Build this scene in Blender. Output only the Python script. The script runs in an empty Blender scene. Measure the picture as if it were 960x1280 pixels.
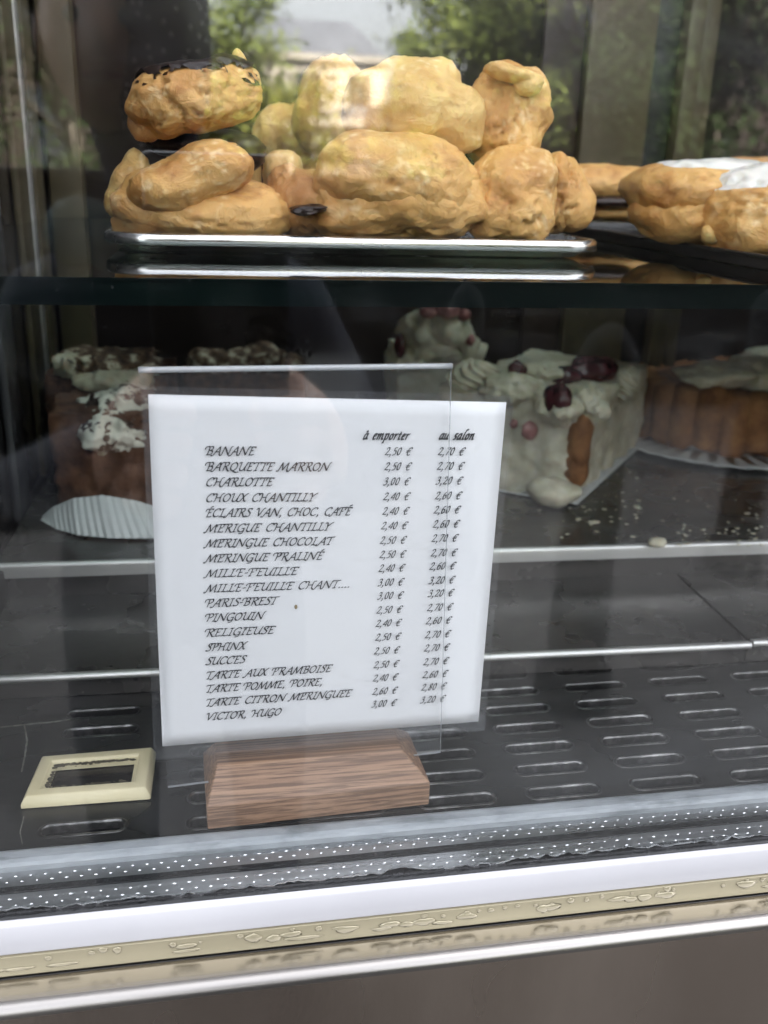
import bpy, bmesh, math, random
import numpy as np
from math import sin, cos, pi, radians, atan2, sqrt
from mathutils import Vector, Matrix

S = bpy.context.scene
COL = S.collection
rng = random.Random(7)

# ------------------------------------------------------------------ camera
F = 1180.0
YAW, PIT, ROL = radians(10.6), radians(19.6), radians(1.75)
CAM = np.array([0, -.247, .2])
_f = np.array([sin(YAW)*cos(PIT), cos(YAW)*cos(PIT), -sin(PIT)])
_r0 = np.array([cos(YAW), -sin(YAW), 0]); _u0 = np.cross(_r0, _f)
_r = _r0*cos(ROL)+_u0*sin(ROL); _u = -_r0*sin(ROL)+_u0*cos(ROL)
cd = bpy.data.cameras.new('camera'); cam = bpy.data.objects.new('camera', cd); COL.objects.link(cam)
cd.sensor_fit = 'HORIZONTAL'; cd.sensor_width = 36; cd.lens = 36*F/960
cd.clip_start = .01; cd.clip_end = 2000
M4 = Matrix.Identity(4)
for i in range(3):
    M4[i][0] = _r[i]; M4[i][1] = _u[i]; M4[i][2] = -_f[i]; M4[i][3] = CAM[i]
cam.matrix_world = M4
cd.dof.use_dof = True; cd.dof.focus_distance = .31; cd.dof.aperture_fstop = 18
S.camera = cam

def ray(x, y):
    d = _f*F+_r*(x-480)-_u*(y-640); return d/np.linalg.norm(d)
def atZ(x, y, z):
    d = ray(x, y); return CAM+d*(z-CAM[2])/d[2]
def atY(x, y, Y):
    d = ray(x, y); return CAM+d*(Y-CAM[1])/d[1]
def pxm(p):                                   # metres per photo pixel at a point
    return float((np.array(p)-CAM) @ _f)/F

# ------------------------------------------------------------------ sky, sun, exposure
SUN_EL, SUN_AZ = radians(48), radians(35)     # azimuth clockwise from +Y; the street lies at -Y
W = bpy.data.worlds.new('World'); S.world = W; W.use_nodes = True
nt = W.node_tree; bg = nt.nodes['Background']
sky = nt.nodes.new('ShaderNodeTexSky'); sky.sky_type = 'NISHITA'; sky.sun_disc = False
sky.sun_elevation = SUN_EL; sky.sun_rotation = SUN_AZ
sky.air_density = 1.2; sky.dust_density = 4.0
hs = nt.nodes.new('ShaderNodeHueSaturation'); hs.inputs['Saturation'].default_value = .24
nt.links.new(sky.outputs[0], hs.inputs['Color'])
nt.links.new(hs.outputs[0], bg.inputs['Color']); bg.inputs['Strength'].default_value = .12
sd = bpy.data.lights.new('sun', 'SUN'); sun = bpy.data.objects.new('sun', sd); COL.objects.link(sun)
sd.energy = 4.5; sd.angle = radians(.6); sd.color = (1, .95, .86)
sdir = Vector((sin(SUN_AZ)*cos(SUN_EL), cos(SUN_AZ)*cos(SUN_EL), sin(SUN_EL)))
sun.rotation_euler = sdir.to_track_quat('Z', 'Y').to_euler()
S.view_settings.view_transform = 'Standard'; S.view_settings.look = 'None'
S.view_settings.exposure = 3.52; S.view_settings.gamma = 1
S.cycles.use_denoising = True
S.cycles.max_bounces = 10; S.cycles.transparent_max_bounces = 24
S.cycles.caustics_reflective = False; S.cycles.caustics_refractive = False

# ------------------------------------------------------------------ node materials
def newmat(name):
    m = bpy.data.materials.new(name); m.use_nodes = True
    return m, m.node_tree, m.node_tree.nodes['Principled BSDF']
def N(nt, t, **kw):
    n = nt.nodes.new(t)
    for k, v in kw.items():
        if k in n.inputs.keys(): n.inputs[k].default_value = v
        else: setattr(n, k, v)
    return n
def ramp(nt, fac, stops):
    r = nt.nodes.new('ShaderNodeValToRGB'); e = r.color_ramp.elements
    while len(e) < len(stops): e.new(.5)
    for el, (p, c) in zip(e, stops):
        el.position = p; el.color = (*c, 1) if len(c) == 3 else c
    nt.links.new(fac, r.inputs[0]); return r.outputs[0]
def objco(nt, scale=(1, 1, 1)):
    tc = nt.nodes.new('ShaderNodeTexCoord'); mp = nt.nodes.new('ShaderNodeMapping')
    mp.inputs['Scale'].default_value = scale
    nt.links.new(tc.outputs['Object'], mp.inputs['Vector']); return mp.outputs[0]
def mat(name, stops, rough=.5, scale=60, detail=6, stretch=(1, 1, 1), bump=0, bscale=None, metal=0, rvar=0, sss=0, coat=0, ior=1.45):
    """principled, colour from noise through a ramp, roughness variation and bump"""
    m, nt, b = newmat(name)
    co = objco(nt, stretch)
    n = N(nt, 'ShaderNodeTexNoise', Scale=scale, Detail=detail, Roughness=.6); nt.links.new(co, n.inputs['Vector'])
    if len(stops) == 1: stops = [(.3, tuple(c*.88 for c in stops[0])), (.7, stops[0])]
    elif len(stops[0]) == 3: stops = [(.3+.4*i/(len(stops)-1), c) for i, c in enumerate(stops)]
    nt.links.new(ramp(nt, n.outputs['Fac'], stops), b.inputs['Base Color'])
    b.inputs['Metallic'].default_value = metal; b.inputs['Roughness'].default_value = rough
    b.inputs['IOR'].default_value = ior; b.inputs['Coat Weight'].default_value = coat
    if sss:
        b.inputs['Subsurface Weight'].default_value = sss; b.inputs['Subsurface Radius'].default_value = (.004, .002, .001)
        b.inputs['Subsurface Scale'].default_value = 1
    if rvar:
        n2 = N(nt, 'ShaderNodeTexNoise', Scale=scale*1.7, Detail=4); nt.links.new(co, n2.inputs['Vector'])
        mr = N(nt, 'ShaderNodeMapRange'); nt.links.new(n2.outputs['Fac'], mr.inputs['Value'])
        mr.inputs['From Min'].default_value = .3; mr.inputs['From Max'].default_value = .7
        mr.inputs['To Min'].default_value = max(.01, rough-rvar); mr.inputs['To Max'].default_value = min(1, rough+rvar)
        nt.links.new(mr.outputs[0], b.inputs['Roughness'])
    if bump:
        n3 = N(nt, 'ShaderNodeTexNoise', Scale=bscale or scale*3, Detail=5, Roughness=.65); nt.links.new(co, n3.inputs['Vector'])
        bp = N(nt, 'ShaderNodeBump', Strength=bump, Distance=.001); nt.links.new(n3.outputs['Fac'], bp.inputs['Height'])
        nt.links.new(bp.outputs[0], b.inputs['Normal'])
    return m
def glass(name, tint=(.996, .996, .996), f0=.045, rough=0.0, film=0.0, film_col=(.8, .82, .85), smear=None, k=1.0):
    """thin clear sheet: straight-through transmission plus Fresnel reflection plus an even film of dust or smears"""
    m, nt, b = newmat(name); nt.nodes.remove(b); out = nt.nodes['Material Output']
    tr = N(nt, 'ShaderNodeBsdfTransparent', Color=(*tint, 1)); gl = N(nt, 'ShaderNodeBsdfGlossy', Roughness=rough)
    lw = N(nt, 'ShaderNodeLayerWeight', Blend=.5)
    p = N(nt, 'ShaderNodeMath', operation='POWER'); nt.links.new(lw.outputs['Facing'], p.inputs[0]); p.inputs[1].default_value = 5
    ma = N(nt, 'ShaderNodeMath', operation='MULTIPLY_ADD'); nt.links.new(p.outputs[0], ma.inputs[0])
    ma.inputs[1].default_value = (1-f0)*k; ma.inputs[2].default_value = f0
    mx = N(nt, 'ShaderNodeMixShader'); nt.links.new(ma.outputs[0], mx.inputs[0]); nt.links.new(tr.outputs[0], mx.inputs[1]); nt.links.new(gl.outputs[0], mx.inputs[2])
    last = mx.outputs[0]
    if film or smear:
        df = N(nt, 'ShaderNodeBsdfDiffuse', Color=(*film_col, 1))
        m2 = N(nt, 'ShaderNodeMixShader'); m2.inputs[0].default_value = film
        if smear: nt.links.new(smear(nt, film), m2.inputs[0])
        nt.links.new(last, m2.inputs[1]); nt.links.new(df.outputs[0], m2.inputs[2]); last = m2.outputs[0]
    nt.links.new(last, out.inputs['Surface']); return m

def smear_nodes(nt, film):
    tc = nt.nodes.new('ShaderNodeTexCoord'); mp = N(nt, 'ShaderNodeMapping'); nt.links.new(tc.outputs['Object'], mp.inputs['Vector'])
    mp.inputs['Rotation'].default_value = (0, radians(25), 0); mp.inputs['Scale'].default_value = (14, 14, 30)
    n = N(nt, 'ShaderNodeTexNoise', Scale=1, Detail=6, Roughness=.55, Distortion=1.2); nt.links.new(mp.outputs[0], n.inputs['Vector'])
    mr = N(nt, 'ShaderNodeMapRange', interpolation_type='SMOOTHSTEP'); nt.links.new(n.outputs['Fac'], mr.inputs['Value'])
    mr.inputs['From Min'].default_value = .46; mr.inputs['From Max'].default_value = .82
    mr.inputs['To Min'].default_value = film; mr.inputs['To Max'].default_value = film+.010
    # condensation fog low on the pane (a wiped patch near the sill)
    sp = nt.nodes.new('ShaderNodeSeparateXYZ'); nt.links.new(tc.outputs['Object'], sp.inputs[0])
    fx = N(nt, 'ShaderNodeMapRange', interpolation_type='SMOOTHSTEP'); nt.links.new(sp.outputs['Z'], fx.inputs['Value'])
    fx.inputs['From Min'].default_value = .075; fx.inputs['From Max'].default_value = .02
    fx.inputs['To Min'].default_value = 0; fx.inputs['To Max'].default_value = 1
    n2 = N(nt, 'ShaderNodeTexNoise', Scale=11, Detail=3, Roughness=.5); nt.links.new(tc.outputs['Object'], n2.inputs['Vector'])
    m2 = N(nt, 'ShaderNodeMapRange', interpolation_type='SMOOTHSTEP'); nt.links.new(n2.outputs['Fac'], m2.inputs['Value'])
    m2.inputs['From Min'].default_value = .24; m2.inputs['From Max'].default_value = .66; m2.inputs['To Max'].default_value = .016
    fz = N(nt, 'ShaderNodeMapRange', interpolation_type='SMOOTHSTEP'); nt.links.new(sp.outputs['Z'], fz.inputs['Value'])
    fz.inputs['From Min'].default_value = .010; fz.inputs['From Max'].default_value = .03
    fm = N(nt, 'ShaderNodeMath', operation='MULTIPLY'); nt.links.new(fx.outputs[0], fm.inputs[0]); nt.links.new(fz.outputs[0], fm.inputs[1])
    mu = N(nt, 'ShaderNodeMath', operation='MULTIPLY'); nt.links.new(fm.outputs[0], mu.inputs[0]); nt.links.new(m2.outputs[0], mu.inputs[1])
    # specks of dust
    v = N(nt, 'ShaderNodeTexVoronoi', Scale=330); nt.links.new(tc.outputs['Object'], v.inputs['Vector'])
    lt = N(nt, 'ShaderNodeMath', operation='LESS_THAN'); nt.links.new(v.outputs['Distance'], lt.inputs[0]); lt.inputs[1].default_value = .04
    ms = N(nt, 'ShaderNodeMath', operation='MULTIPLY'); nt.links.new(lt.outputs[0], ms.inputs[0]); ms.inputs[1].default_value = .10
    a1 = N(nt, 'ShaderNodeMath', operation='ADD'); nt.links.new(mr.outputs[0], a1.inputs[0]); nt.links.new(mu.outputs[0], a1.inputs[1])
    a2 = N(nt, 'ShaderNodeMath', operation='ADD'); nt.links.new(a1.outputs[0], a2.inputs[0]); nt.links.new(ms.outputs[0], a2.inputs[1])
    return a2.outputs[0]

M = {}
M['pane'] = glass('window_glass', f0=.068, film=.0, smear=smear_nodes, k=.9)
M['pane2'] = glass('inner_window_glass', f0=.02, k=.9)
M['shelfglass'] = glass('shelf_glass', tint=(.80, .88, .84), f0=.06)
M['shelfedge'] = mat('shelf_edge_glass', [(.002, .004, .004), (.003, .007, .006)], rough=.12, scale=20)
M['acrylic'] = glass('clear_acrylic', tint=(.995, .995, .995), f0=.022, rough=.03, film=.012)
M['acrylic_edge'] = glass('acrylic_cut_edge', tint=(.75, .78, .78), f0=.2, rough=.25, film=.35)
M['pouch'] = glass('laminate_film', tint=(.997, .997, .997), f0=.02, rough=.06, film=.01)
M['paper'] = mat('white_paper', [(.3, (.86, .865, .88)), (.7, (.89, .895, .905))], rough=.6, scale=25, bump=.05)
M['ink'] = mat('black_ink', [(.018, .018, .02), (.04, .04, .042)], rough=.5, scale=900)
M['white'] = mat('white_lacquer', [(.46, .445, .462), (.51, .495, .512)], rough=.28, scale=14, bump=.03, bscale=300)
M['gold'] = mat('champagne_aluminium', [(.30, .26, .175), (.36, .315, .215)], rough=.36, scale=18, stretch=(.15, 1, 1), metal=.3, rvar=.08, bump=.06, bscale=500)
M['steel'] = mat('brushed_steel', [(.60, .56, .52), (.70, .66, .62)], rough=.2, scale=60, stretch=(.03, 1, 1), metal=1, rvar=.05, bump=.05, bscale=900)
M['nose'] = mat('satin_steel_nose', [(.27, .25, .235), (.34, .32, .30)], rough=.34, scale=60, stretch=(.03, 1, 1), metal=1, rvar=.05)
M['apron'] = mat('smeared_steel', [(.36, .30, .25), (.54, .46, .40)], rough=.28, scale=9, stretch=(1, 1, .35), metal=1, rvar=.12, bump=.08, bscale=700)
M['alu'] = mat('mill_aluminium', [(.34, .35, .36), (.52, .53, .54)], rough=.3, scale=80, stretch=(.1, 1, 1), metal=.85, rvar=.1)
M['aludot'] = mat('embossed_aluminium', [(.80, .82, .83), (.90, .91, .92)], rough=.22, scale=80, metal=.7)
M['gray'] = mat('grey_gasket', [(.17, .19, .20), (.34, .365, .385), (.42, .45, .47)], rough=.42, scale=160, detail=8, stretch=(.3, 1, 1), bump=.3, bscale=400)
M['black'] = mat('black_butyl', [(.003, .003, .0035), (.008, .008, .009)], rough=.35, scale=300, bump=.6, bscale=500)
M['deck'] = mat('dark_deck_steel', [(.035, .035, .034), (.065, .064, .062), (.09, .088, .085)], rough=.30, scale=14, detail=8, stretch=(.4, 1, 1), metal=.75, rvar=.12, bump=.12, bscale=260)
M['sloted'] = mat('worn_slot_edge', [(.05, .05, .049), (.10, .098, .095), (.30, .295, .29)], rough=.3, scale=90, metal=.9)
M['pit'] = mat('pit_black', [(.006, .006, .006), (.012, .012, .012)], rough=.8, scale=40)
M['slotrim'] = mat('worn_slot_rim', [(.5, .5, .49), (.75, .75, .73)], rough=.3, scale=200, metal=.9)
M['tray_dark'] = mat('dark_tray_sheet', [(.07, .066, .062), (.13, .122, .115)], rough=.26, scale=22, detail=8, metal=.6, rvar=.12, bump=.1, bscale=300)
M['traylip'] = mat('polished_tray_lip', [(.50, .49, .47), (.68, .67, .65)], rough=.36, scale=70, stretch=(.05, 1, 1), metal=.7, rvar=.08)
M['traysteel'] = mat('stainless_tray', [(.66, .66, .65), (.82, .82, .81)], rough=.22, scale=90, stretch=(.2, 1, 1), metal=1, rvar=.08, bump=.05, bscale=300)
M['blackpan'] = mat('black_baking_sheet', [(.008, .008, .008), (.02, .019, .018)], rough=.3, scale=60, bump=.15)
M['tan'] = mat('khaki_frame_paint', [(.055, .044, .022), (.085, .069, .037)], rough=.45, scale=16, stretch=(1, 1, .2), bump=.04)
M['darkwood'] = mat('dark_brown_panel', [(.018, .011, .008), (.035, .022, .017)], rough=.42, scale=9, stretch=(1, 1, .15), bump=.05)
M['darkglass'] = mat('dark_glass_door', [(.012, .009, .008), (.02, .016, .014)], rough=.12, scale=5)
M['greystrip'] = mat('grey_track', [(.10, .10, .105), (.2, .2, .205)], rough=.3, scale=30, metal=.7)
M['cream_plastic'] = mat('yellowed_plastic', [(.58, .51, .31), (.70, .63, .42)], rough=.35, scale=40, detail=8, bump=.05)
M['grime'] = mat('frame_grime', [(.03, .025, .015), (.10, .085, .05)], rough=.7, scale=300)

def wood():
    m, nt, b = newmat('oiled_hardwood')
    co = objco(nt, (1.6, 150, 150))
    n = N(nt, 'ShaderNodeTexNoise', Scale=1.6, Detail=8, Roughness=.65, Distortion=.15); nt.links.new(co, n.inputs['Vector'])
    c1 = ramp(nt, n.outputs['Fac'], [(.25, (.17, .092, .055)), (.45, (.265, .155, .095)), (.6, (.33, .20, .125)), (.78, (.43, .28, .185))])
    n2 = N(nt, 'ShaderNodeTexNoise', Scale=7, Detail=3, Roughness=.7); nt.links.new(co, n2.inputs['Vector'])
    k = ramp(nt, n2.outputs['Fac'], [(.44, (.35, .33, .32)), (.54, (1, 1, 1))])
    mx = N(nt, 'ShaderNodeMix', data_type='RGBA', blend_type='MULTIPLY'); mx.inputs[0].default_value = .8
    nt.links.new(c1, mx.inputs[6]); nt.links.new(k, mx.inputs[7]); nt.links.new(mx.outputs[2], b.inputs['Base Color'])
    bp = N(nt, 'ShaderNodeBump', Strength=.35, Distance=.0006); nt.links.new(n.outputs['Fac'], bp.inputs['Height']); nt.links.new(bp.outputs[0], b.inputs['Normal'])
    b.inputs['Roughness'].default_value = .5
    return m
M['wood'] = wood()

def pastry(name, dark, mid, pale, scale=70):
    m, nt, b = newmat(name); co = objco(nt)
    n = N(nt, 'ShaderNodeTexNoise', Scale=scale, Detail=9, Roughness=.62, Distortion=.5); nt.links.new(co, n.inputs['Vector'])
    c1 = ramp(nt, n.outputs['Fac'], [(.30, dark), (.47, mid), (.60, mid), (.74, pale)])
    v = N(nt, 'ShaderNodeTexVoronoi', Scale=scale*4.2, Randomness=1.0); nt.links.new(co, v.inputs['Vector'])   # baked blisters
    k = ramp(nt, v.outputs['Distance'], [(.05, (.62, .48, .38)), (.16, (1, 1, 1))])
    n4 = N(nt, 'ShaderNodeTexNoise', Scale=scale*.9, Detail=2); nt.links.new(co, n4.inputs['Vector'])
    mr = ramp(nt, n4.outputs['Fac'], [(.52, (0, 0, 0)), (.62, (.8, .8, .8))])
    mx = N(nt, 'ShaderNodeMix', data_type='RGBA', blend_type='MULTIPLY'); nt.links.new(mr, mx.inputs[0])
    nt.links.new(c1, mx.inputs[6]); nt.links.new(k, mx.inputs[7])
    at = nt.nodes.new('ShaderNodeAttribute'); at.attribute_name = 'split'
    m3 = N(nt, 'ShaderNodeMix', data_type='RGBA'); nt.links.new(at.outputs['Fac'], m3.inputs[0]); nt.links.new(mx.outputs[2], m3.inputs[6]); m3.inputs[7].default_value = (min(1, pale[0]*1.08), pale[1]*1.16, pale[2]*1.35, 1)
    n6 = N(nt, 'ShaderNodeTexNoise', Scale=scale*.45, Detail=3); nt.links.new(co, n6.inputs['Vector'])
    k6 = ramp(nt, n6.outputs['Fac'], [(.36, (.74, .60, .46)), (.52, (1, 1, 1))])
    m6 = N(nt, 'ShaderNodeMix', data_type='RGBA', blend_type='MULTIPLY'); m6.inputs[0].default_value = .8
    nt.links.new(m3.outputs[2], m6.inputs[6]); nt.links.new(k6, m6.inputs[7]); nt.links.new(m6.outputs[2], b.inputs['Base Color'])
    n3 = N(nt, 'ShaderNodeTexNoise', Scale=scale*6, Detail=8, Roughness=.75); nt.links.new(co, n3.inputs['Vector'])
    n5 = N(nt, 'ShaderNodeTexNoise', Scale=scale*1.6, Detail=4, Roughness=.6, Distortion=1.5); nt.links.new(co, n5.inputs['Vector'])
    ad = N(nt, 'ShaderNodeMath', operation='MULTIPLY_ADD'); nt.links.new(n5.outputs['Fac'], ad.inputs[0]); ad.inputs[1].default_value = 2.0; nt.links.new(n3.outputs['Fac'], ad.inputs[2])
    bp = N(nt, 'ShaderNodeBump', Strength=.55, Distance=.0016); nt.links.new(ad.outputs[0], bp.inputs['Height']); nt.links.new(bp.outputs[0], b.inputs['Normal'])
    b.inputs['Roughness'].default_value = .42
    b.inputs['Subsurface Weight'].default_value = .18; b.inputs['Subsurface Radius'].default_value = (.003, .0015, .0007); b.inputs['Subsurface Scale'].default_value = 1
    return m
M['choux'] = pastry('baked_choux', (.43, .195, .055), (.71, .415, .14), (.84, .59, .275))
M['choux_pale'] = pastry('pale_choux', (.55, .32, .10), (.77, .53, .20), (.86, .67, .34))
M['choux_brown'] = pastry('deep_baked_choux', (.32, .14, .045), (.54, .28, .095), (.68, .42, .17))
M['choc'] = mat('chocolate_glaze', [(.012, .006, .004), (.028, .014, .009)], rough=.34, scale=80, bump=.2)
M['icing'] = mat('white_fondant', [(.74, .72, .66), (.82, .80, .75)], rough=.2, scale=60, sss=.2, bump=.1)
M['cream'] = mat('whipped_cream', [(.38, .34, .245), (.48, .44, .33), (.56, .52, .42)], rough=.55, scale=120, bump=.5, bscale=260, sss=.25)
M['cream_dusted'] = mat('cocoa_dusted_cream', [(.40, (.045, .022, .014)), (.53, (.17, .10, .06)), (.62, (.66, .60, .46)), (.8, (.78, .73, .60))], rough=.7, scale=130, detail=9, bump=.6, bscale=420)
M['cream_flecked'] = mat('chocolate_flecked_cream', [(.40, (.03, .015, .01)), (.455, (.06, .032, .022)), (.48, (.80, .77, .66)), (.8, (.80, .77, .67))], rough=.55, scale=85, detail=5, bump=.5, bscale=300)
M['sponge'] = mat('chocolate_sponge', [(.035, .014, .008), (.085, .036, .02), (.15, .066, .034)], rough=.85, scale=170, detail=9, bump=1, bscale=420)
M['sponge_red'] = mat('cocoa_biscuit', [(.045, .018, .010), (.10, .042, .021), (.15, .068, .034)], rough=.8, scale=90, detail=9, bump=.9, bscale=330)
M['biscuit'] = mat('ladyfinger_biscuit', [(.10, .038, .012), (.19, .080, .026), (.28, .14, .05)], rough=.8, scale=75, detail=8, bump=.6, bscale=340)
M['shave'] = mat('chocolate_shaving', [(.02, .010, .007), (.06, .032, .022)], rough=.5, scale=200)
M['cherry'] = mat('glazed_cherry', [(.035, .008, .010), (.09, .016, .022)], rough=.2, scale=90, bump=.2, coat=.3)
M['berry'] = mat('red_berry', [(.20, .06, .06), (.32, .14, .12)], rough=.3, scale=120, bump=.3)
M['liner'] = mat('baking_paper', [(.66, .67, .66), (.76, .77, .76)], rough=.75, scale=60, bump=.1)

# ------------------------------------------------------------------ object helpers
def tag(o, label=None, cat=None, group=None, kind=None):
    if label: o['label'] = label
    if cat: o['category'] = cat
    if group: o['group'] = group
    if kind: o['kind'] = kind
    return o
def link(o, parent=None):
    COL.objects.link(o)
    if parent is not None:
        o.parent = parent
        def wm(p): return (wm(p.parent) @ p.matrix_parent_inverse if p.parent else Matrix.Identity(4)) @ p.matrix_basis
        o.matrix_parent_inverse = wm(parent).inverted()     # children are written in world coordinates
    return o
def empty(name, loc=(0, 0, 0)):
    o = bpy.data.objects.new(name, None); o.empty_display_size = .01; o.location = loc; COL.objects.link(o); return o
def mobj(name, verts, faces, m, parent=None, smooth=True, mi=None, org=None):
    """mesh from world coordinates; its origin is moved to the middle of its base"""
    v = np.asarray(verts, float).reshape(-1, 3)
    if org is None:
        org = np.array([(v[:, 0].min()+v[:, 0].max())/2, (v[:, 1].min()+v[:, 1].max())/2, v[:, 2].min()])
    me = bpy.data.meshes.new(name); me.from_pydata((v-org).tolist(), [], [tuple(map(int, f)) for f in faces])
    for x in (m if isinstance(m, (list, tuple)) else [m]): me.materials.append(x)
    if mi is not None: me.polygons.foreach_set('material_index', np.asarray(mi, np.int32))
    me.polygons.foreach_set('use_smooth', [smooth]*len(me.polygons)); me.update()
    o = bpy.data.objects.new(name, me); o.location = org
    return link(o, parent)
class MB:
    def __init__(s): s.v = []; s.f = []; s.mi = []
    def add(s, v, f, mi=0):
        n = len(s.v); s.v += [tuple(map(float, p)) for p in v]; s.f += [tuple(n+i for i in q) for q in f]; s.mi += [mi]*len(f); return s
    def box(s, a, b, mi=0):
        (x0, y0, z0), (x1, y1, z1) = a, b
        v = [(x0, y0, z0), (x1, y0, z0), (x1, y1, z0), (x0, y1, z0), (x0, y0, z1), (x1, y0, z1), (x1, y1, z1), (x0, y1, z1)]
        return s.add(v, [(0, 3, 2, 1), (4, 5, 6, 7), (0, 1, 5, 4), (1, 2, 6, 5), (2, 3, 7, 6), (3, 0, 4, 7)], mi)
    def extrude_x(s, prof, x0, x1, mi=0, n=1, close=False):
        xs = np.linspace(x0, x1, n+1); k = len(prof)
        v = [(x, y, z) for x in xs for (y, z) in prof]; f = []
        for i in range(n):
            for j in range(k if close else k-1):
                a = i*k+j; b = i*k+(j+1) % k; f.append((a, b, b+k, a+k))
        if close: f += [tuple(range(k))[::-1], tuple(n*k+j for j in range(k))]
        return s.add(v, f, mi)
    def tube(s, pts, rad, n=10, mi=0):
        pts = [np.array(p, float) for p in pts]; rad = rad if isinstance(rad, (list, tuple)) else [rad]*len(pts); v = []; f = []
        for i, p in enumerate(pts):
            t = pts[min(i+1, len(pts)-1)]-pts[max(i-1, 0)]; t = t/np.linalg.norm(t)
            a = np.cross(t, [0, 0, 1] if abs(t[2]) < .9 else [1, 0, 0]); a /= np.linalg.norm(a); b = np.cross(t, a)
            v += [p+rad[i]*(a*cos(2*pi*k/n)+b*sin(2*pi*k/n)) for k in range(n)]
        for i in range(len(pts)-1):
            for k in range(n): f.append((i*n+k, i*n+(k+1) % n, (i+1)*n+(k+1) % n, (i+1)*n+k))
        f += [tuple(range(n))[::-1], tuple((len(pts)-1)*n+k for k in range(n))]
        return s.add(v, f, mi)
    def build(s, name, m, parent=None, smooth=False, bevel=0, seg=2, org=None):
        o = mobj(name, s.v, s.f, m, parent, smooth, s.mi, org)
        if bevel: bevel_obj(o, bevel, seg)
        return o
def bevel_obj(o, w, seg=2):
    bm = bmesh.new(); bm.from_mesh(o.data); bmesh.ops.remove_doubles(bm, verts=bm.verts, dist=1e-6)
    es = [e for e in bm.edges if len(e.link_faces) == 2 and e.calc_face_angle(0) > .5]
    bmesh.ops.bevel(bm, geom=es, offset=w, segments=seg, affect='EDGES', profile=.5, clamp_overlap=True)
    bmesh.ops.recalc_face_normals(bm, faces=bm.faces)
    for f in bm.faces: f.smooth = True
    bm.to_mesh(o.data); bm.free()
    try: o.data.set_sharp_from_angle(angle=radians(40))
    except Exception: pass

# numpy noise
def _hash(i, j, k, seed):
    h = (i*374761393+j*668265263+k*1274126177+seed*974711) & 0x7fffffff
    h = ((h ^ (h >> 13))*1274126177) & 0x7fffffff
    return ((h ^ (h >> 16)) & 0xffff)/32767.5-1
def vnoise(p, seed=0):
    p = np.asarray(p, float); i = np.floor(p).astype(np.int64); w = p-i; w = w*w*w*(w*(6*w-15)+10); r = 0
    for a in (0, 1):
        for b in (0, 1):
            for c in (0, 1):
                r = r+_hash(i[:, 0]+a, i[:, 1]+b, i[:, 2]+c, seed)*(w[:, 0] if a else 1-w[:, 0])*(w[:, 1] if b else 1-w[:, 1])*(w[:, 2] if c else 1-w[:, 2])
    return r
def fbm(p, seed=0, o=4, g=.5):
    r = 0; a = 1
    for q in range(o): r = r+a*vnoise(np.asarray(p)*(2.03**q)+q*17.3, seed+q); a *= g
    return r
_ico = {}
def ico(sub):
    if sub not in _ico:
        bm = bmesh.new(); bmesh.ops.create_icosphere(bm, subdivisions=sub, radius=1)
        bm.verts.ensure_lookup_table()
        _ico[sub] = (np.array([v.co[:] for v in bm.verts]), [tuple(v.index for v in f.verts) for f in bm.faces]); bm.free()
    return _ico[sub]
def rotm(rx, ry, rz):
    return np.array(Matrix.Rotation(rz, 3, 'Z') @ Matrix.Rotation(ry, 3, 'Y') @ Matrix.Rotation(rx, 3, 'X'))
def blob(lobes, sub=5, amp=.05, freq=2.2, crack=.04, cfreq=3.0, fine=.020, seed=0, k=14):
    """star-shaped lump: soft union of ellipsoid lobes (centre, radii), then lumps, cracks and fine grain; unit size"""
    d, f = ico(sub); R = []
    for c, r in lobes:
        c = np.array(c, float); r = np.array(r, float); o = -c/r; D = d/r
        A = (D*D).sum(1); B = 2*(D*o).sum(1); Cc = (o*o).sum()-1; disc = B*B-4*A*Cc
        t = np.where(disc > 0, (-B+np.sqrt(np.maximum(disc, 0)))/(2*A), 0); R.append(np.maximum(t, 0))
    R = np.array(R); mx = R.max(0); rr = mx+np.log(np.exp((R-mx)*k).sum(0))/k-np.log(len(lobes))/k*.5
    p = d*rr[:, None]
    n = fbm(p*freq, seed, 3); rr = rr*(1+amp*n)
    cr = np.abs(fbm(p*cfreq+3.1, seed+40, 3, .6)); msk = np.clip(fbm(p*1.3, seed+77, 2)*2+.6, 0, 1)
    rr = rr-crack*np.exp(-(cr/.07)**2)*msk
    rr = rr*(1+fine*(fbm(p*6, seed+9, 4, .6)-.5*np.abs(fbm(p*9, seed+31, 3))))
    return d*rr[:, None], f
def normals(v, f):
    v = np.asarray(v); f = np.array(f); n = np.zeros_like(v)
    fn = np.cross(v[f[:, 1]]-v[f[:, 0]], v[f[:, 2]]-v[f[:, 0]])
    for i in range(3): np.add.at(n, f[:, i], fn)
    return n/np.maximum(np.linalg.norm(n, axis=1), 1e-12)[:, None]
def place(v, px, py, w, h, Y, rot=(0, 0, 0), depth=None, floor=None):
    """a unit lump given the width and height it has in the photograph, standing at depth Y in the case"""
    v = v@rotm(*rot).T
    c = atY(px, py, Y); s = pxm(c)
    ex = (v[:, 0].max()-v[:, 0].min()); ez = (v[:, 2].max()-v[:, 2].min()); ey = v[:, 1].max()-v[:, 1].min()
    sx = w*s/ex; sz = h*s/ez; sy = (depth/ey) if depth else (sx+sz)/2*1.0
    mid = (v.max(0)+v.min(0))/2
    v = (v-mid)*np.array([sx, sy, sz])+c
    if floor is not None:
        t = floor+.0006; dz = np.where(v[:, 2] < t, t-v[:, 2], 0); v[:, 2] += dz*.93
    return v
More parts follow.
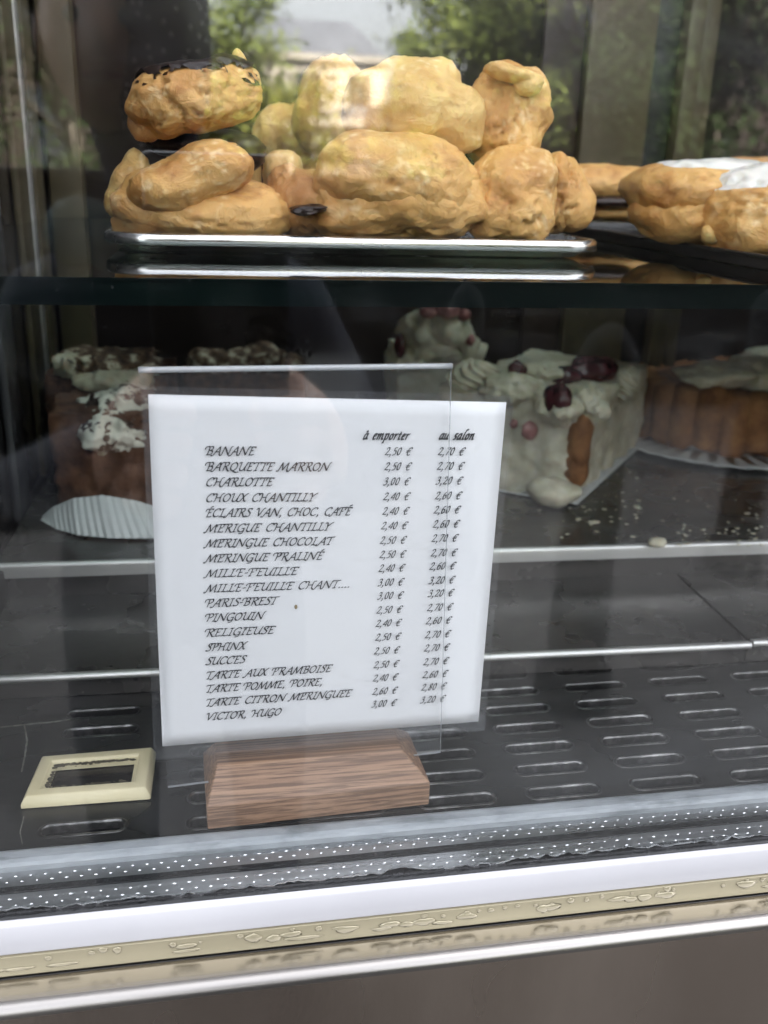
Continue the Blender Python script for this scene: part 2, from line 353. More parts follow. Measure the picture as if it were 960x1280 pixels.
def crackmask(d, seed, freq=2.6):
    """where the crust has split and the paler crumb shows"""
    a = np.abs(fbm(d*freq+seed*.37, seed+400, 4, .6)); m = np.clip(fbm(d*1.6, seed+410, 2)*2.2+.35, 0, 1)
    return np.clip(1-a/.13, 0, 1)*m
def paint(o, w):
    at = o.data.attributes.new('split', 'FLOAT', 'POINT'); at.data.foreach_set('value', np.asarray(w, np.float32))
def coat(v, f, cond, t):
    n = normals(v, f); c = np.asarray(cond); w = np.clip(c*6, -.35, 1)
    nv = v+n*(t*w)[:, None]
    keep = [q for q in f if min(c[i] for i in q) > -.05]
    used = sorted({i for q in keep for i in q}); mp = {a: b for b, a in enumerate(used)}
    return nv[used], [tuple(mp[i] for i in q) for q in keep]
ROUND = [((0, 0, 0), (1, 1, .8))]
def lump(seed, n=6, flat=.75, spread=.45, size=.65):
    r = random.Random(seed); L = [((0, 0, 0), (.8, .8, .8*flat))]
    for i in range(n):
        a = r.uniform(0, 2*pi); q = spread*r.uniform(.7, 1.25)
        L.append(((q*cos(a), q*sin(a), r.uniform(-.25, .28)*flat), (size*r.uniform(.6, 1), size*r.uniform(.6, 1), size*flat*r.uniform(.65, 1.05))))
    return L

# ------------------------------------------------------------------ DISPLAY CASE (the large structure)
XL, XR = -.30, .62
case = tag(empty('display_case', (.1, .2, -.06)), 'glass fronted pastry display case with white sill and slotted dark steel floor', 'display case')
GY = -.0155
def pane(name, y, t, m):
    return MB().box((XL, y-t/2, -.004), (XR, y+t/2, .58)).build(name, m, case, org=(0, y, 0))
pane('front_pane', GY, .003, M['pane'])
pane('inner_pane', -.0058, .002, M['pane2'])
# spacer bars between the panes, two rows of pits, their glints put into paler metal
def spacer(y0, y1, z):
    b = MB().box((XL, y0, z-.006), (XR, y1, z))
    for row, fy in enumerate((.3, .68)):
        y = y0+(y1-y0)*fy; x = XL+.002+row*.0021
        while x < XR-.004:
            hw = .00062*rng.uniform(.6, 1.2); hd = .00022
            b.add([(x-hw, y, z+.00002), (x, y-hd, z+.00002), (x+hw, y, z+.00002), (x, y+hd*1.1, z+.00002), (x, y-.00005, z+.00026)], [(0, 1, 4), (1, 2, 4), (2, 3, 4), (3, 0, 4)], 1); x += .0043
    return b.build('spacer_bar', [M['alu'], M['aludot']], case)
spacer(-.0043, .0021, -.003); spacer(-.0143, -.0072, -.0032)
MB().box((XL, -.0071, -.009), (XR, -.0045, -.0026)).build('butyl_seal', M['black'], case, bevel=.0004)
# ragged black sealant at the outer edge
nx = 900; xs = np.linspace(XL, XR, nx); e = .0007*fbm(np.c_[xs*330, xs*0, xs*0], 3, 4, .65)+.0006*np.clip(fbm(np.c_[xs*60, xs*0+5, xs*0], 8, 2), -1, 1)
v = []; f = []
for i, x in enumerate(xs):
    b = -.0148+max(-.0012, e[i]); zt = -.0026+.0006*abs(e[i]/.001)
    v += [(x, -.0178, -.008), (x, -.0178, -.0031), (x, -.0166, -.0029), (x, b-.0005, zt), (x, b, -.0032), (x, b, -.008)]
for i in range(nx-1):
    for j in range(5): f.append((i*6+j, i*6+j+1, i*6+j+7, i*6+j+6))
mobj('sealant_bead', v, f, M['black'], case)
v = []; f = []
for i, x in enumerate(xs):                                     # thin torn white edge of the tape next to the bead
    b = -.0147+max(-.0012, e[i]); w = max(0, .0006*fbm(np.array([[x*240, 2, 1]]), 5, 3)[0]+.00015)
    v += [(x, b-.0004, -.0023), (x, b+w, -.0024), (x, b+w, -.0031)]
for i in range(nx-1):
    for j in range(2): f.append((i*3+j, i*3+j+1, i*3+j+4, i*3+j+3))
mobj('tape_edge', v, f, M['aludot'], case)
# grey gasket profile at the inside foot of the glass
pr = [(.0022, -.004), (.0022, -.0012), (.0028, -.0002), (.004, .0004), (.0072, .0005), (.0086, 0), (.0092, -.0008), (.0092, -.004)]
MB().extrude_x(pr, XL, XR, close=True).build('gasket', M['gray'], case, smooth=False)
# white sill rail
pr = [(-.0178, -.016), (-.0178, -.0036), (-.0182, -.0030), (-.0190, -.0030), (-.0197, -.0037), (-.0199, -.0045), (-.0204, -.0128), (-.0202, -.0134), (-.0196, -.0136), (-.0190, -.016)]
o = MB().extrude_x(pr, XL, XR, close=True).build('sill_rail', M['white'], case, smooth=True)
o.data.set_sharp_from_angle(angle=radians(50))
# champagne trim under it
pr = [(-.0190, -.030), (-.0190, -.0142), (-.0196, -.0140), (-.0203, -.0144), (-.0204, -.0195), (-.0208, -.0206), (-.0204, -.0212), (-.0196, -.0215), (-.0192, -.030)]
o = MB().extrude_x(pr, XL, XR, close=True).build('gold_trim', M['gold'], case, smooth=True); o.data.set_sharp_from_angle(angle=radians(50))
MB().box((XL, -.0206, -.03), (XR, -.0194, -.0217)).build('joint_seal', M['black'], case)
# polished steel ledge with rolled nose and apron
pr = [(-.019, -.0219), (-.0285, -.0219)]
for a in range(0, 91, 10): pr.append((-.0288-.0032*sin(radians(a)), -.0251+.0032*cos(radians(a))))
pr += [(-.0320, -.0285), (-.0324, -.10), (-.0328, -.30)]
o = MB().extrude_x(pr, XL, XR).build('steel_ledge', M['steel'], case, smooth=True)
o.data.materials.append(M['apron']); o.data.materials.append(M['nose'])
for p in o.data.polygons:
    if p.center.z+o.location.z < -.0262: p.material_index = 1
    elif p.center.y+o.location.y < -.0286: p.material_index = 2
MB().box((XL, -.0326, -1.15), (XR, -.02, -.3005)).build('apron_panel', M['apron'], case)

# deck: a sheet with real slots
def deck():
    cu = bpy.data.curves.new('deck_curve', 'CURVE'); cu.dimensions = '2D'; cu.fill_mode = 'BOTH'; cu.extrude = .0005; cu.bevel_depth = 0
    def poly(pts):
        s = cu.splines.new('POLY'); s.points.add(len(pts)-1)
        for p, q in zip(s.points, pts): p.co = (q[0], q[1], 0, 1)
        s.use_cyclic_u = True
    y0, y1 = .0093, .30
    poly([(XL, y0), (XR, y0), (XR, y1), (XL, y1)])
    slots = []
    for c in range(-5, 12):
        for r_ in range(0, 7):
            x0 = .1406+.0383*c; y = .0140+.01345*r_
            if c == -5:                                            # blank part of the sheet under the plastic frame
                if r_ not in (0, 1, 2): continue
                x0 = -.059; y = (.0165, .073, .0860)[r_]
            slots.append((x0, y))
    for x0, y in slots:
        L, R = .0264, .0029; p = []
        for a in range(-90, 91, 20): p.append((x0+L-R+R*cos(radians(a)), y+R*sin(radians(a))))
        for a in range(90, 271, 20): p.append((x0+R+R*cos(radians(a)), y+R*sin(radians(a))))
        poly(p[::-1])
    t = bpy.data.objects.new('deck_tmp', cu); COL.objects.link(t)
    dg = bpy.context.evaluated_depsgraph_get(); me = bpy.data.meshes.new_from_object(t.evaluated_get(dg))
    bpy.data.objects.remove(t); me.name = 'slotted_floor'; me.materials.clear(); me.materials.append(M['deck'])
    o = bpy.data.objects.new('slotted_floor', me); o.location = (0, 0, -.0005); link(o, case)
    for p in me.polygons: p.use_smooth = False
    b = MB()                                                       # turned-down lip of every slot, paler in places than the deck
    for x0, y in slots:
        L, R = .0264, .0029; ring = []
        for a in range(-90, 91, 15): ring.append((x0+L-R, y, a))
        for a in range(90, 271, 15): ring.append((x0+R, y, a))
        prof = [(R+.0009, .00004), (R+.0004, .00030), (R-.0001, .00022), (R-.0004, -.0006), (R-.0004, -.003)]
        n = len(ring); v = []; f = []
        for cx, cy, a in ring: v += [(cx+q*cos(radians(a)), cy+q*sin(radians(a)), z) for q, z in prof]
        for i in range(n):
            for j in range(4): f.append((i*5+j, ((i+1) % n)*5+j, ((i+1) % n)*5+j+1, i*5+j+1))
        b.add(v, f)
    b.build('slot_lips', M['sloted'], o, smooth=True)
    MB().box((XL, .0094, -.06), (XR, .30, -.045)).build('sump_floor', M['pit'], case)
deck()

# stepped trays behind the deck
TZ1, TY1 = .011, .0925
TZ2, TY2 = .0285, .162
def step_tray(name, x0, x1, y0, y1, z, hlip, label, rotz=0, skirt=.0):
    t = tag(empty(name, ((x0+x1)/2, y0, 0)), label, 'tray')
    b = MB().box((x0, y0+.0022, z-.0012), (x1, y1, z))
    b.box((x0, y0+.0045, .0002), (x1, y0+.0060, z-.0012)); b.box((x0+.001, y1-.003, .0002), (x1-.001, y1-.0015, z-.0012))
    b.build('sheet', M['tray_dark'], t)
    pr = [(y0+.0036, z+.0004), (y0+.0020, z+.0010), (y0+.0006, z+.0006), (y0, z-.0006), (y0+.0002, z-hlip), (y0+.0012, z-hlip-.0004), (y0+.002, z-hlip+.0006), (y0+.0024, z-.0009)]
    o = MB().extrude_x(pr, x0, x1, close=True).build('rolled_lip', M['traylip'], t, smooth=True); o.data.set_sharp_from_angle(angle=radians(60))
    t.rotation_euler.z = rotz
    return t
step_tray('step_tray', -.1005, .2285, TY1, .20, TZ1, .0016, 'low dark step tray in front of the cakes, its thin bright lip behind the sign', radians(-1.6))
step_tray('step_tray', .2295, .60, TY1-.009, .20, TZ1+.0005, .0016, 'low dark step tray at right, its lip set just forward of the next tray', radians(-1.6))
step_tray('cake_tray', -.1005, .60, TY2, .425, TZ2, .0062, 'dark tray with a broad bright lip carrying all the cake slices', radians(-1.4))

# back and side of the case, carcass
YB = .43
b = MB().box((-.1035, YB, -.06), (.62, YB+.02, .58)); b.build('back_panel', M['darkglass'], case)
def post(x0, x1, m, y0=YB-.012, name='door_stile'): MB().box((x0, y0, .0), (x1, YB-.0005, .579)).build(name, m, case, bevel=.0015)
post(.2545, .302, M['tan']); post(.2245, .2535, M['darkwood'], YB-.006, 'dark_stile'); post(.303, .3205, M['black'], YB-.008, 'track_strip')
post(.3215, .333, M['tan'], YB-.018); post(.3335, .3465, M['tan']); post(-.0985, -.078, M['tan'], YB-.02)
post(.47, .50, M['tan'])
MB().box((-.078, YB-.016, .0), (.60, YB-.0125, .022)).build('door_rail', M['darkwood'], case, bevel=.001)
b = MB().box((-.120, -.003, -.06), (-.104, YB+.02, .58)); b.build('side_panel', M['darkglass'], case)
def spost(y0, y1, m, name='side_post', x=-.0995): MB().box((-.1035, y0, .0), (x, y1, .579)).build(name, m, case, bevel=.0012)
spost(.315, .345, M['tan']); spost(.356, .366, M['traylip'], 'side_track', -.1005); spost(.235, .262, M['greystrip']); spost(.372, .40, M['tan'])
MB().box((-.1035, .005, .0003), (-.0965, YB-.021, .0265)).build('side_kick', M['black'], case, bevel=.001)
MB().box((.605, -.003, -.06), (.62, YB, .58)).build('end_panel', M['darkglass'], case)
MB().box((-.120, -.014, .5805), (.62, YB+.02, .5865)).build('glass_roof', M['pane2'], case)  # unseen top, added in glass so daylight reaches the upper shelf
MB().box((-.112, .30, -.07), (.62, YB+.02, -.061)).build('base_panel', M['pit'], case)
# glass shelf with dark green cut edge
SZ, SY = .1695, .045
v = [(-.1025, SY, SZ-.0078), (.604, SY, SZ-.0078), (.604, .40, SZ-.0078), (-.1025, .40, SZ-.0078), (-.1025, SY, SZ), (.604, SY, SZ), (.604, .40, SZ), (-.1025, .40, SZ)]
o = mobj('glass_shelf', v, [(0, 3, 2, 1), (4, 5, 6, 7), (0, 1, 5, 4), (1, 2, 6, 5), (2, 3, 7, 6), (3, 0, 4, 7)], [M['shelfglass'], M['shelfedge']], case, False, [0, 0, 1, 1, 1, 1])
MB().box((-.1025, SY-.0006, SZ-.0006), (.604, SY+.0002, SZ+.0003)).build('shelf_arris', M['shelfedge'], case)

# ------------------------------------------------------------------ trays on the shelf
def pan(name, x0, x1, y0, y1, z, h, m, label, flare=.008, lipr=.0025, rc=.018):
    t = tag(empty(name, ((x0+x1)/2, (y0+y1)/2, z)), label, 'tray')
    def ring(i, zz, n=9):
        r = max(.002, rc-i); out = []
        for cx, cy, a0 in ((x1-rc, y1-rc, 0), (x0+rc, y1-rc, 90), (x0+rc, y0+rc, 180), (x1-rc, y0+rc, 270)):
            for k in range(n):
                a = radians(a0+90*k/(n-1)); out.append((cx+r*cos(a), cy+r*sin(a), zz))
        return out
    prof = [(flare+.006, z+.0012), (flare, z+.0012), (lipr*1.7, z+h-lipr*.3), (lipr, z+h), (lipr*.45, z+h-lipr*.1), (lipr*.12, z+h-lipr*.45),
            (0, z+h-lipr*1.2), (lipr*.2, z+h-lipr*1.75), (lipr*.8, z+h-lipr*1.95), (lipr*1.5, z+h-lipr*1.8), (flare+.001, z+.0006), (flare+.006, z+.0003)]
    rs = [ring(i, zz) for i, zz in prof]; k = len(rs[0]); v = [p for r_ in rs for p in r_]; f = []
    for i in range(len(rs)-1):
        for j in range(k): f.append((i*k+j, i*k+(j+1) % k, (i+1)*k+(j+1) % k, (i+1)*k+j))
    f += [tuple(range(k))]+[tuple((len(rs)-1)*k+j for j in range(k))[::-1]]
    mobj('pan', v, f, m, t, True).data.set_sharp_from_angle(angle=radians(70)); return t
pl_, pr_ = atY(126, 300, .134), atY(758, 306, .134)
pan('steel_tray', pl_[0], pr_[0], .129, .36, SZ+.0002, .0078, M['traysteel'], 'shiny stainless steel tray on the glass shelf under the heaped choux buns')
pan('baking_sheet', .2108, .56, .045+.01, .36, SZ+.0002, .0058, M['blackpan'], 'black baking sheet on the glass shelf under the white iced pastries', flare=.003, lipr=.0008, rc=.004)
FZ = SZ+.0016

# ------------------------------------------------------------------ choux pastries
def puff(label, parts, name='choux_bun', cat='pastry', group='choux buns heaped on the steel tray'):
    """parts: (part name, material, lobes/seed, px, py, w, h, Y, rot, kwargs)"""
    root = None; made = []
    for (pn, m, lobes, px, py, w, h, Y, rot, kw) in parts:
        kw = dict(kw); depth = kw.pop('depth', None); fl = kw.pop('floor', FZ); co = kw.pop('coat', None)
        if isinstance(lobes, int): lobes = lump(lobes)
        seed = kw.pop('seed', int(px*3+py))
        v, f = blob(lobes, seed=seed, **kw)
        v = place(v, px, py, w, h, Y, rot, depth, fl); made.append((pn, m, v, f, co))
    allv = np.concatenate([a[2] for a in made])
    root = empty(name, ((allv[:, 0].min()+allv[:, 0].max())/2, (allv[:, 1].min()+allv[:, 1].max())/2, allv[:, 2].min()))
    tag(root, label, cat, group)
    for pn, m, v, f, co in made:
        ob = mobj(pn, v, f, m, root)
        if m in (C1, C2, C3):
            ctr = v.mean(0); q = (v-ctr)/((v.max(0)-v.min(0)).max()/2); paint(ob, crackmask(q, int(abs(v[0, 0])*1e5) % 97))
        if co:
            cn, cm, fn, t = co; nrm = normals(v, f)
            ctr = (v.max(0)+v.min(0))/2; ext = (v.max(0)-v.min(0))/2
            cv, cf = coat(v, f, fn((v-ctr)/ext, nrm), t); mobj(cn, cv, cf, cm, root)
    return root
C1, C2, C3 = M['choux'], M['choux_pale'], M['choux_brown']
top_glaze = ('chocolate_glaze', M['choc'], lambda q, n: n[:, 2]-.60+.12*fbm(q*2.2, 4, 3), .0016)
# upper left: chocolate topped bun standing on the lower one
puff('upper left choux bun with torn side and dark chocolate on its flat top', [
    ('base', C1, [((0, 0, -.1), (1, .8, .55)), ((-.6, 0, -.2), (.5, .6, .5)), ((.6, .1, .15), (.5, .6, .6)), ((.1, -.2, .25), (.7, .6, .42)), ((-.35, -.1, .2), (.6, .6, .45))], 243, 124, 172, 98, .145, (0, radians(-9), 0), dict(amp=.08, crack=.10, cfreq=2.2, fine=.02, coat=top_glaze, floor=0)),
    ('peak', C2, [((0, 0, 0), (.5, .5, 1)), ((.2, 0, -.5), (.8, .6, .6))], 308, 92, 36, 56, .15, (0, radians(-20), 0), dict(sub=4, floor=0)),
    ('flap', C3, [((0, 0, 0), (1, .7, .7)), ((-.3, 0, .4), (.5, .5, .6))], 182, 150, 46, 52, .148, (0, 0, 0), dict(sub=4, floor=0))])
puff('lower left choux bun with tilted smooth lid over dark chocolate', [
    ('base', C1, [((0, 0, -.1), (1, .8, .6)), ((.55, 0, 0), (.5, .6, .55)), ((-.7, -.1, 0), (.35, .5, .75)), ((.1, .2, .2), (.75, .6, .5))], 257, 260, 230, 92, .15, (0, radians(4), 0), dict(amp=.07, crack=.06)),
    ('filling', M['choc'], [((0, 0, 0), (1, .8, .5)), ((.5, 0, -.3), (.5, .6, .6))], 258, 190, 150, 56, .165, (0, 0, 0), dict(sub=4, floor=0)),
    ('lid', C1, [((0, 0, 0), (1, .7, .5)), ((.45, -.1, .2), (.6, .6, .5)), ((-.35, -.15, -.1), (.65, .6, .5))], 238, 222, 158, 92, .140, (0, radians(-14), 0), dict(amp=.06, crack=.03, floor=0)),
    ('crust', C2, [((0, 0, 0), (.6, .6, .8)), ((.2, 0, .5), (.4, .4, .6)), ((-.1, 0, -.4), (.7, .5, .6))], 160, 232, 62, 90, .155, (0, 0, 0), dict(sub=4)),
    ('chocolate_drip', M['choc'], [((0, 0, 0), (.5, .4, 1)), ((-.3, 0, .6), (.8, .4, .4))], 295, 205, 17, 46, .137, (0, 0, 0), dict(sub=3, floor=0))])
puff('small pointed crust piece standing between the left bun and the middle bun', [
    ('crust', C2, [((0, 0, 0), (.9, .6, .8)), ((.35, 0, .3), (.55, .5, .5)), ((-.4, 0, .2), (.5, .5, .55)), ((-.2, 0, -.5), (.9, .6, .6))], 352, 232, 56, 84, .175, (0, 0, 0), dict(sub=4)),
    ('crust', C2, [((0, 0, 0), (.6, .5, 1))], 311, 218, 32, 84, .178, (0, 0, 0), dict(sub=4))])
puff('small brown choux bun with a blob of chocolate left of the big bun', [
    ('base', C3, 21, 384, 254, 104, 94, .157, (0, 0, 0), dict(crack=.10, amp=.1)),
    ('chocolate_filling', M['choc'], 44, 386, 262, 50, 15, .134, (0, radians(-25), 0), dict(sub=4, amp=.2, floor=0, depth=.016))])  # chocolate drawn out into a dark strip like a shaded gap
puff('biggest choux bun in front, its rounded lid split open over a rough base', [
    ('base', C1, [((0, 0, 0), (1, .7, .6)), ((.45, -.15, 0), (.6, .6, .55)), ((-.5, -.1, -.05), (.55, .6, .55)), ((0, -.2, .1), (.6, .6, .5))], 500, 254, 244, 98, .147, (0, 0, 0), dict(amp=.10, crack=.10, fine=.04)),
    ('lid', C1, [((0, 0, 0), (1, .75, .62)), ((-.45, -.05, .02), (.6, .65, .62)), ((.5, 0, -.1), (.52, .6, .55)), ((.05, -.2, .2), (.7, .5, .5))], 498, 222, 218, 108, .142, (0, radians(5), 0), dict(amp=.07, crack=.05, floor=0))])
puff('upper middle choux bun with pale bulging lobes, on top of the biggest bun', [
    ('body', C2, [((0, 0, 0), (.8, .8, .8)), ((-.7, 0, -.1), (.45, .5, .75)), ((0, -.3, -.1), (.55, .5, .6)), ((.55, -.2, -.15), (.5, .5, .6)), ((0, .1, .5), (.75, .5, .45)), ((.7, -.1, -.5), (.4, .4, .4)), ((-.2, -.3, -.3), (.4, .4, .4))], 517, 132, 182, 116, .16, (0, 0, 0), dict(k=24, amp=.05, crack=.07, floor=0))])
puff('tall right choux bun with a folded over flap at its top', [
    ('body', C1, [((0, 0, 0), (.75, .75, .8)), ((.42, -.1, .1), (.5, .6, .7)), ((-.35, -.1, -.1), (.55, .6, .7)), ((.1, -.25, -.4), (.6, .6, .45)), ((-.1, 0, .35), (.65, .6, .5))], 634, 146, 108, 130, .165, (0, 0, 0), dict(k=24, crack=.09, amp=.08, floor=0)),
    ('flap', C2, [((0, 0, 0), (1, .8, .4)), ((.6, -.1, -.3), (.45, .6, .55)), ((-.5, 0, .1), (.5, .6, .36))], 642, 99, 78, 40, .152, (0, radians(14), 0), dict(floor=0, crack=.08)),
    ('lower_lobe', C1, [((0, 0, 0), (.9, .8, .9)), ((-.4, -.2, -.3), (.6, .5, .5)), ((.35, -.2, .3), (.5, .5, .55)), ((.2, -.3, -.35), (.55, .5, .5))], 636, 243, 126, 118, .146, (0, 0, 0), dict(crack=.10, amp=.09, k=22))])
puff('rightmost choux bun on the steel tray with deep creases', [
    ('body', C1, [((0, 0, 0), (.8, .7, .8)), ((.4, -.1, -.2), (.6, .6, .55)), ((-.3, -.2, .3), (.45, .5, .6)), ((-.4, 0, -.3), (.6, .6, .5))], 702, 242, 84, 98, .165, (0, 0, 0), dict(k=24, crack=.12, cfreq=2.4))])
puff('pale choux bun at the back seen between the two upper buns', [
    ('body', C2, 31, 418, 150, 112, 150, .235, (0, 0, 0), dict(k=18))])
puff('faint choux bun at the back left of the other rear bun', [
    ('body', C2, 35, 362, 178, 96, 100, .25, (0, 0, 0), dict(k=18))])
puff('rear choux bun behind the brown chocolate filled bun', [
    ('body', C3, 37, 420, 240, 110, 110, .24, (0, 0, 0), dict())])
# iced rings on the black sheet
ice = lambda thr, s: ('white_icing', M['icing'], lambda q, n: np.minimum(q[:, 2]-thr+.22*fbm(q*1.8, s, 3), n[:, 2]+.1), .0016)
GI = 'iced pastries on the black baking sheet'
puff('large golden iced ring pastry with a crack along its side, middle of the black sheet', [
    ('base', C1, [((0, 0, 0), (1, .8, .62)), ((-.55, -.15, 0), (.5, .6, .6)), ((-.1, -.25, -.1), (.6, .55, .5)), ((.5, -.1, 0), (.6, .7, .6))], 882, 268, 196, 76, .188, (0, 0, 0), dict(crack=.06, depth=.085)),
    ('lid', C1, [((0, 0, 0), (1, .8, .55)), ((-.6, -.12, -.05), (.42, .65, .55)), ((.5, 0, 0), (.6, .7, .52)), ((-.1, -.2, .05), (.6, .6, .5))], 896, 239, 232, 74, .190, (0, radians(2), 0), dict(crack=.05, amp=.04, depth=.088, floor=0, coat=('white_icing', M['icing'], lambda q, n: q[:, 2]-.72+.10*fbm(q*1.6, 5, 2), .0007)))], 'iced_ring', group=GI)
puff('iced pastry nearest the front right corner with icing running down its left side', [
    ('body', C1, [((0, 0, 0), (1, .8, .8)), ((-.45, -.1, -.25), (.5, .6, .5)), ((.2, -.2, .2), (.7, .6, .6))], 958, 266, 168, 112, .148, (0, 0, 0), dict(crack=.07, depth=.075, coat=('white_icing', M['icing'], lambda q, n: q[:, 2]-.68-.24*np.minimum(q[:, 0], 0)+.07*fbm(q*1.6, 8, 2), .0018))),
    ('torn_crumb', C2, 33, 890, 292, 30, 24, .146, (0, 0, 0), dict(sub=4))], 'iced_ring', group=GI)
puff('plain flat eclair at the back of the black sheet behind the steel tray', [
    ('base', C1, [((0, 0, 0), (1, .6, .4)), ((.4, 0, 0), (.6, .6, .4))], 768, 266, 150, 22, .31, (0, 0, 0), dict(crack=.03)),
    ('chocolate_filling', M['choc'], ROUND, 762, 252, 80, 18, .30, (0, 0, 0), dict(sub=4, floor=0)),
    ('lid', C1, [((0, 0, 0), (1, .6, .4)), ((-.4, 0, 0), (.6, .6, .42))], 765, 230, 150, 48, .31, (0, 0, 0), dict(crack=.03, floor=0))], 'eclair', group=GI)
puff('brown pastry at the far right rear of the black sheet behind the large iced ring', [
    ('body', C3, [((0, 0, 0), (1, .6, .4)), ((.4, 0, 0), (.6, .6, .4))], 960, 228, 220, 66, .33, (0, 0, 0), dict(crack=.03))], 'eclair', group=GI)

# ------------------------------------------------------------------ cakes on the lower tray
CZ = TZ2+.0012
def prism(name, base, h, m, parent, amp=.0010, freq=160, seed=0, res=.0022, taper=1.0, cr=.003, z0=CZ+.0006, fine=.0004):
    """upright prism over a polygon with rounded corners and rough faces"""
    base = [np.array(p[:2], float) for p in base]; n = len(base); pts = []
    for i in range(n):
        a, b, c = base[i-1], base[i], base[(i+1) % n]
        p0 = b+(a-b)/np.linalg.norm(a-b)*cr; p1 = b+(c-b)/np.linalg.norm(c-b)*cr
        for t in np.linspace(0, 1, 5): pts.append((1-t)**2*p0+2*t*(1-t)*b+t*t*p1)
    dense = []
    for i in range(len(pts)):
        a, b = pts[i], pts[(i+1) % len(pts)]; k = max(1, int(np.linalg.norm(b-a)/res))
        dense += [a+(b-a)*t/k for t in range(k)]
    P = np.array(dense); k = len(P); ctr = P.mean(0); nz = max(3, int(h/res)); V = []
    for j in range(nz+1):
        s = 1+(taper-1)*j/nz; V.append(np.c_[ctr+(P-ctr)*s, np.full(k, z0+h*j/nz)])
    nr = max(3, int(np.linalg.norm(P-ctr, axis=1).max()/res/1.2))
    for j in range(1, nr):
        s = taper*(1-j/nr); V.append(np.c_[ctr+(P-ctr)*s, np.full(k, z0+h)])
    V = np.concatenate(V); f = []
    for i in range(nz+nr-1):
        for j in range(k): f.append((i*k+j, i*k+(j+1) % k, (i+1)*k+(j+1) % k, (i+1)*k+j))
    V = np.r_[V, [[*ctr, z0+h]]]; last = len(V)-1; f += [((nz+nr-1)*k+j, (nz+nr-1)*k+(j+1) % k, last) for j in range(k)]
    out = V-np.array([*ctr, z0+h/2]); out /= np.maximum(np.linalg.norm(out, axis=1), 1e-9)[:, None]
    nn = fbm(V*freq, seed, 4, .6)*amp+fbm(V*freq*5, seed+5, 3)*fine
    V = V+out*nn[:, None]; V[:, 2] = np.maximum(V[:, 2], z0)
    return mobj(name, V, f, m, parent)
def cream(name, px, py, w, h, Y, parent, m=None, seed=0, n=9, ridg=.10, sub=5, flat=.7, depth=None):
    v, f = blob(lump(seed, n, flat, .55, .5), sub=sub, amp=.16, freq=3.4, crack=ridg, cfreq=3.2, fine=.05, seed=seed, k=22)
    return mobj(name, place(v, px, py, w, h, Y, (0, 0, 0), depth), f, m or M['cream'], parent)
def rosette(px, py, w, h, Y, parent, seed=0, name='cream_rosette'):
    """piped star rosette: ridged swirl narrowing to a tip"""
    d, f = ico(5); a = np.arctan2(d[:, 1], d[:, 0]); z = d[:, 2]
    r = (1-.12*np.cos(9*(a+1.4*z)))*(1+.05*fbm(d*4, seed, 2)); v = d*r[:, None]; v[:, :2] *= (1-.35*np.clip(z, 0, 1))[:, None]; v[:, 2] *= .85
    return mobj(name, place(v, px, py, w, h, Y), f, M['cream'], parent)
def shavings(name, areas, parent, n, seed):
    r = random.Random(seed); b = MB()
    for _ in range(n):
        (px, py, w, h, Y) = r.choice(areas)
        c = atY(px+r.uniform(-.5, .5)*w, py+r.uniform(-.5, .5)*h, Y); L = r.uniform(.0015, .0045); wd = L*r.uniform(.25, .6); ang = r.uniform(0, pi); tl = r.uniform(-.6, .6)
        R_ = rotm(tl, r.uniform(-.5, .5), ang); pts = []
        for u_ in np.linspace(-1, 1, 4):
            for s_ in (-1, 1):
                for t_ in (0, .0004): pts.append(R_@np.array([u_*L/2, s_*wd/2, .0006*(1-u_*u_)+t_])+c)
        fs = []
        for k in range(3):
            q = k*4; fs += [(q, q+4, q+6, q+2), (q+1, q+3, q+7, q+5), (q, q+1, q+5, q+4), (q+2, q+6, q+7, q+3)]
        fs += [(0, 2, 3, 1), (12, 13, 15, 14)]
        b.add(pts, fs)
    o = b.build(name, M['shave'], parent); o['kind'] = 'stuff'; return o
def cake(name, label, loc, group=None):
    return tag(empty(name, tuple(map(float, loc))), label, 'cake', group)
def quadbase(pts, z=CZ): return [atZ(x, y, z) for x, y in pts]
def topz(px, py, Y): return float(atY(px, py, Y)[2])

# front left chocolate slice in its pleated paper
p0 = atZ(66, 640, CZ); p1 = atZ(232, 642, CZ); yb = p0[1]+.045
ck = cake('chocolate_cake', 'front left chocolate cake slice with shaving strewn cream, in white pleated paper', ((p0[0]+p1[0])/2, p0[1]+.02, CZ))
h = topz(100, 515, p0[1]+.004)-CZ
prism('biscuit_side', [p0+[.002, .0, 0], p1, [p1[0]+.002, yb, 0], [p0[0]+.003, yb, 0]], h, M['sponge_red'], ck, seed=3, amp=.0022, freq=70)
Yc = p0[1]+.004
cream('whipped_cream', 148, 536, 104, 58, Yc+.002, ck, M['cream_flecked'], seed=12)
cream('whipped_cream', 152, 508, 112, 54, Yc+.016, ck, M['cream_flecked'], seed=15)
cream('cream_tip', 130, 556, 28, 26, Yc-.003, ck, seed=18, n=4)
sl = atY(96, 532, Yc-.001)
MB().add([atY(78, 546, Yc-.0015), atY(104, 518, Yc+.002), atY(126, 524, Yc+.002), atY(110, 548, Yc-.0015), atY(78, 547.5, Yc-.0005), atY(104, 519.5, Yc+.003), atY(126, 525.5, Yc+.003), atY(110, 549.5, Yc-.0005)],
         [(0, 1, 2, 3), (7, 6, 5, 4), (0, 4, 5, 1), (1, 5, 6, 2), (2, 6, 7, 3), (3, 7, 4, 0)]).build('sugar_shard', M['liner'], ck)  # a thin whitish card on the cream
shavings('chocolate_shavings', [(150, 528, 74, 30, Yc-.012), (148, 506, 90, 30, Yc+.004), (150, 535, 60, 24, Yc-.013)], ck, 26, 5)
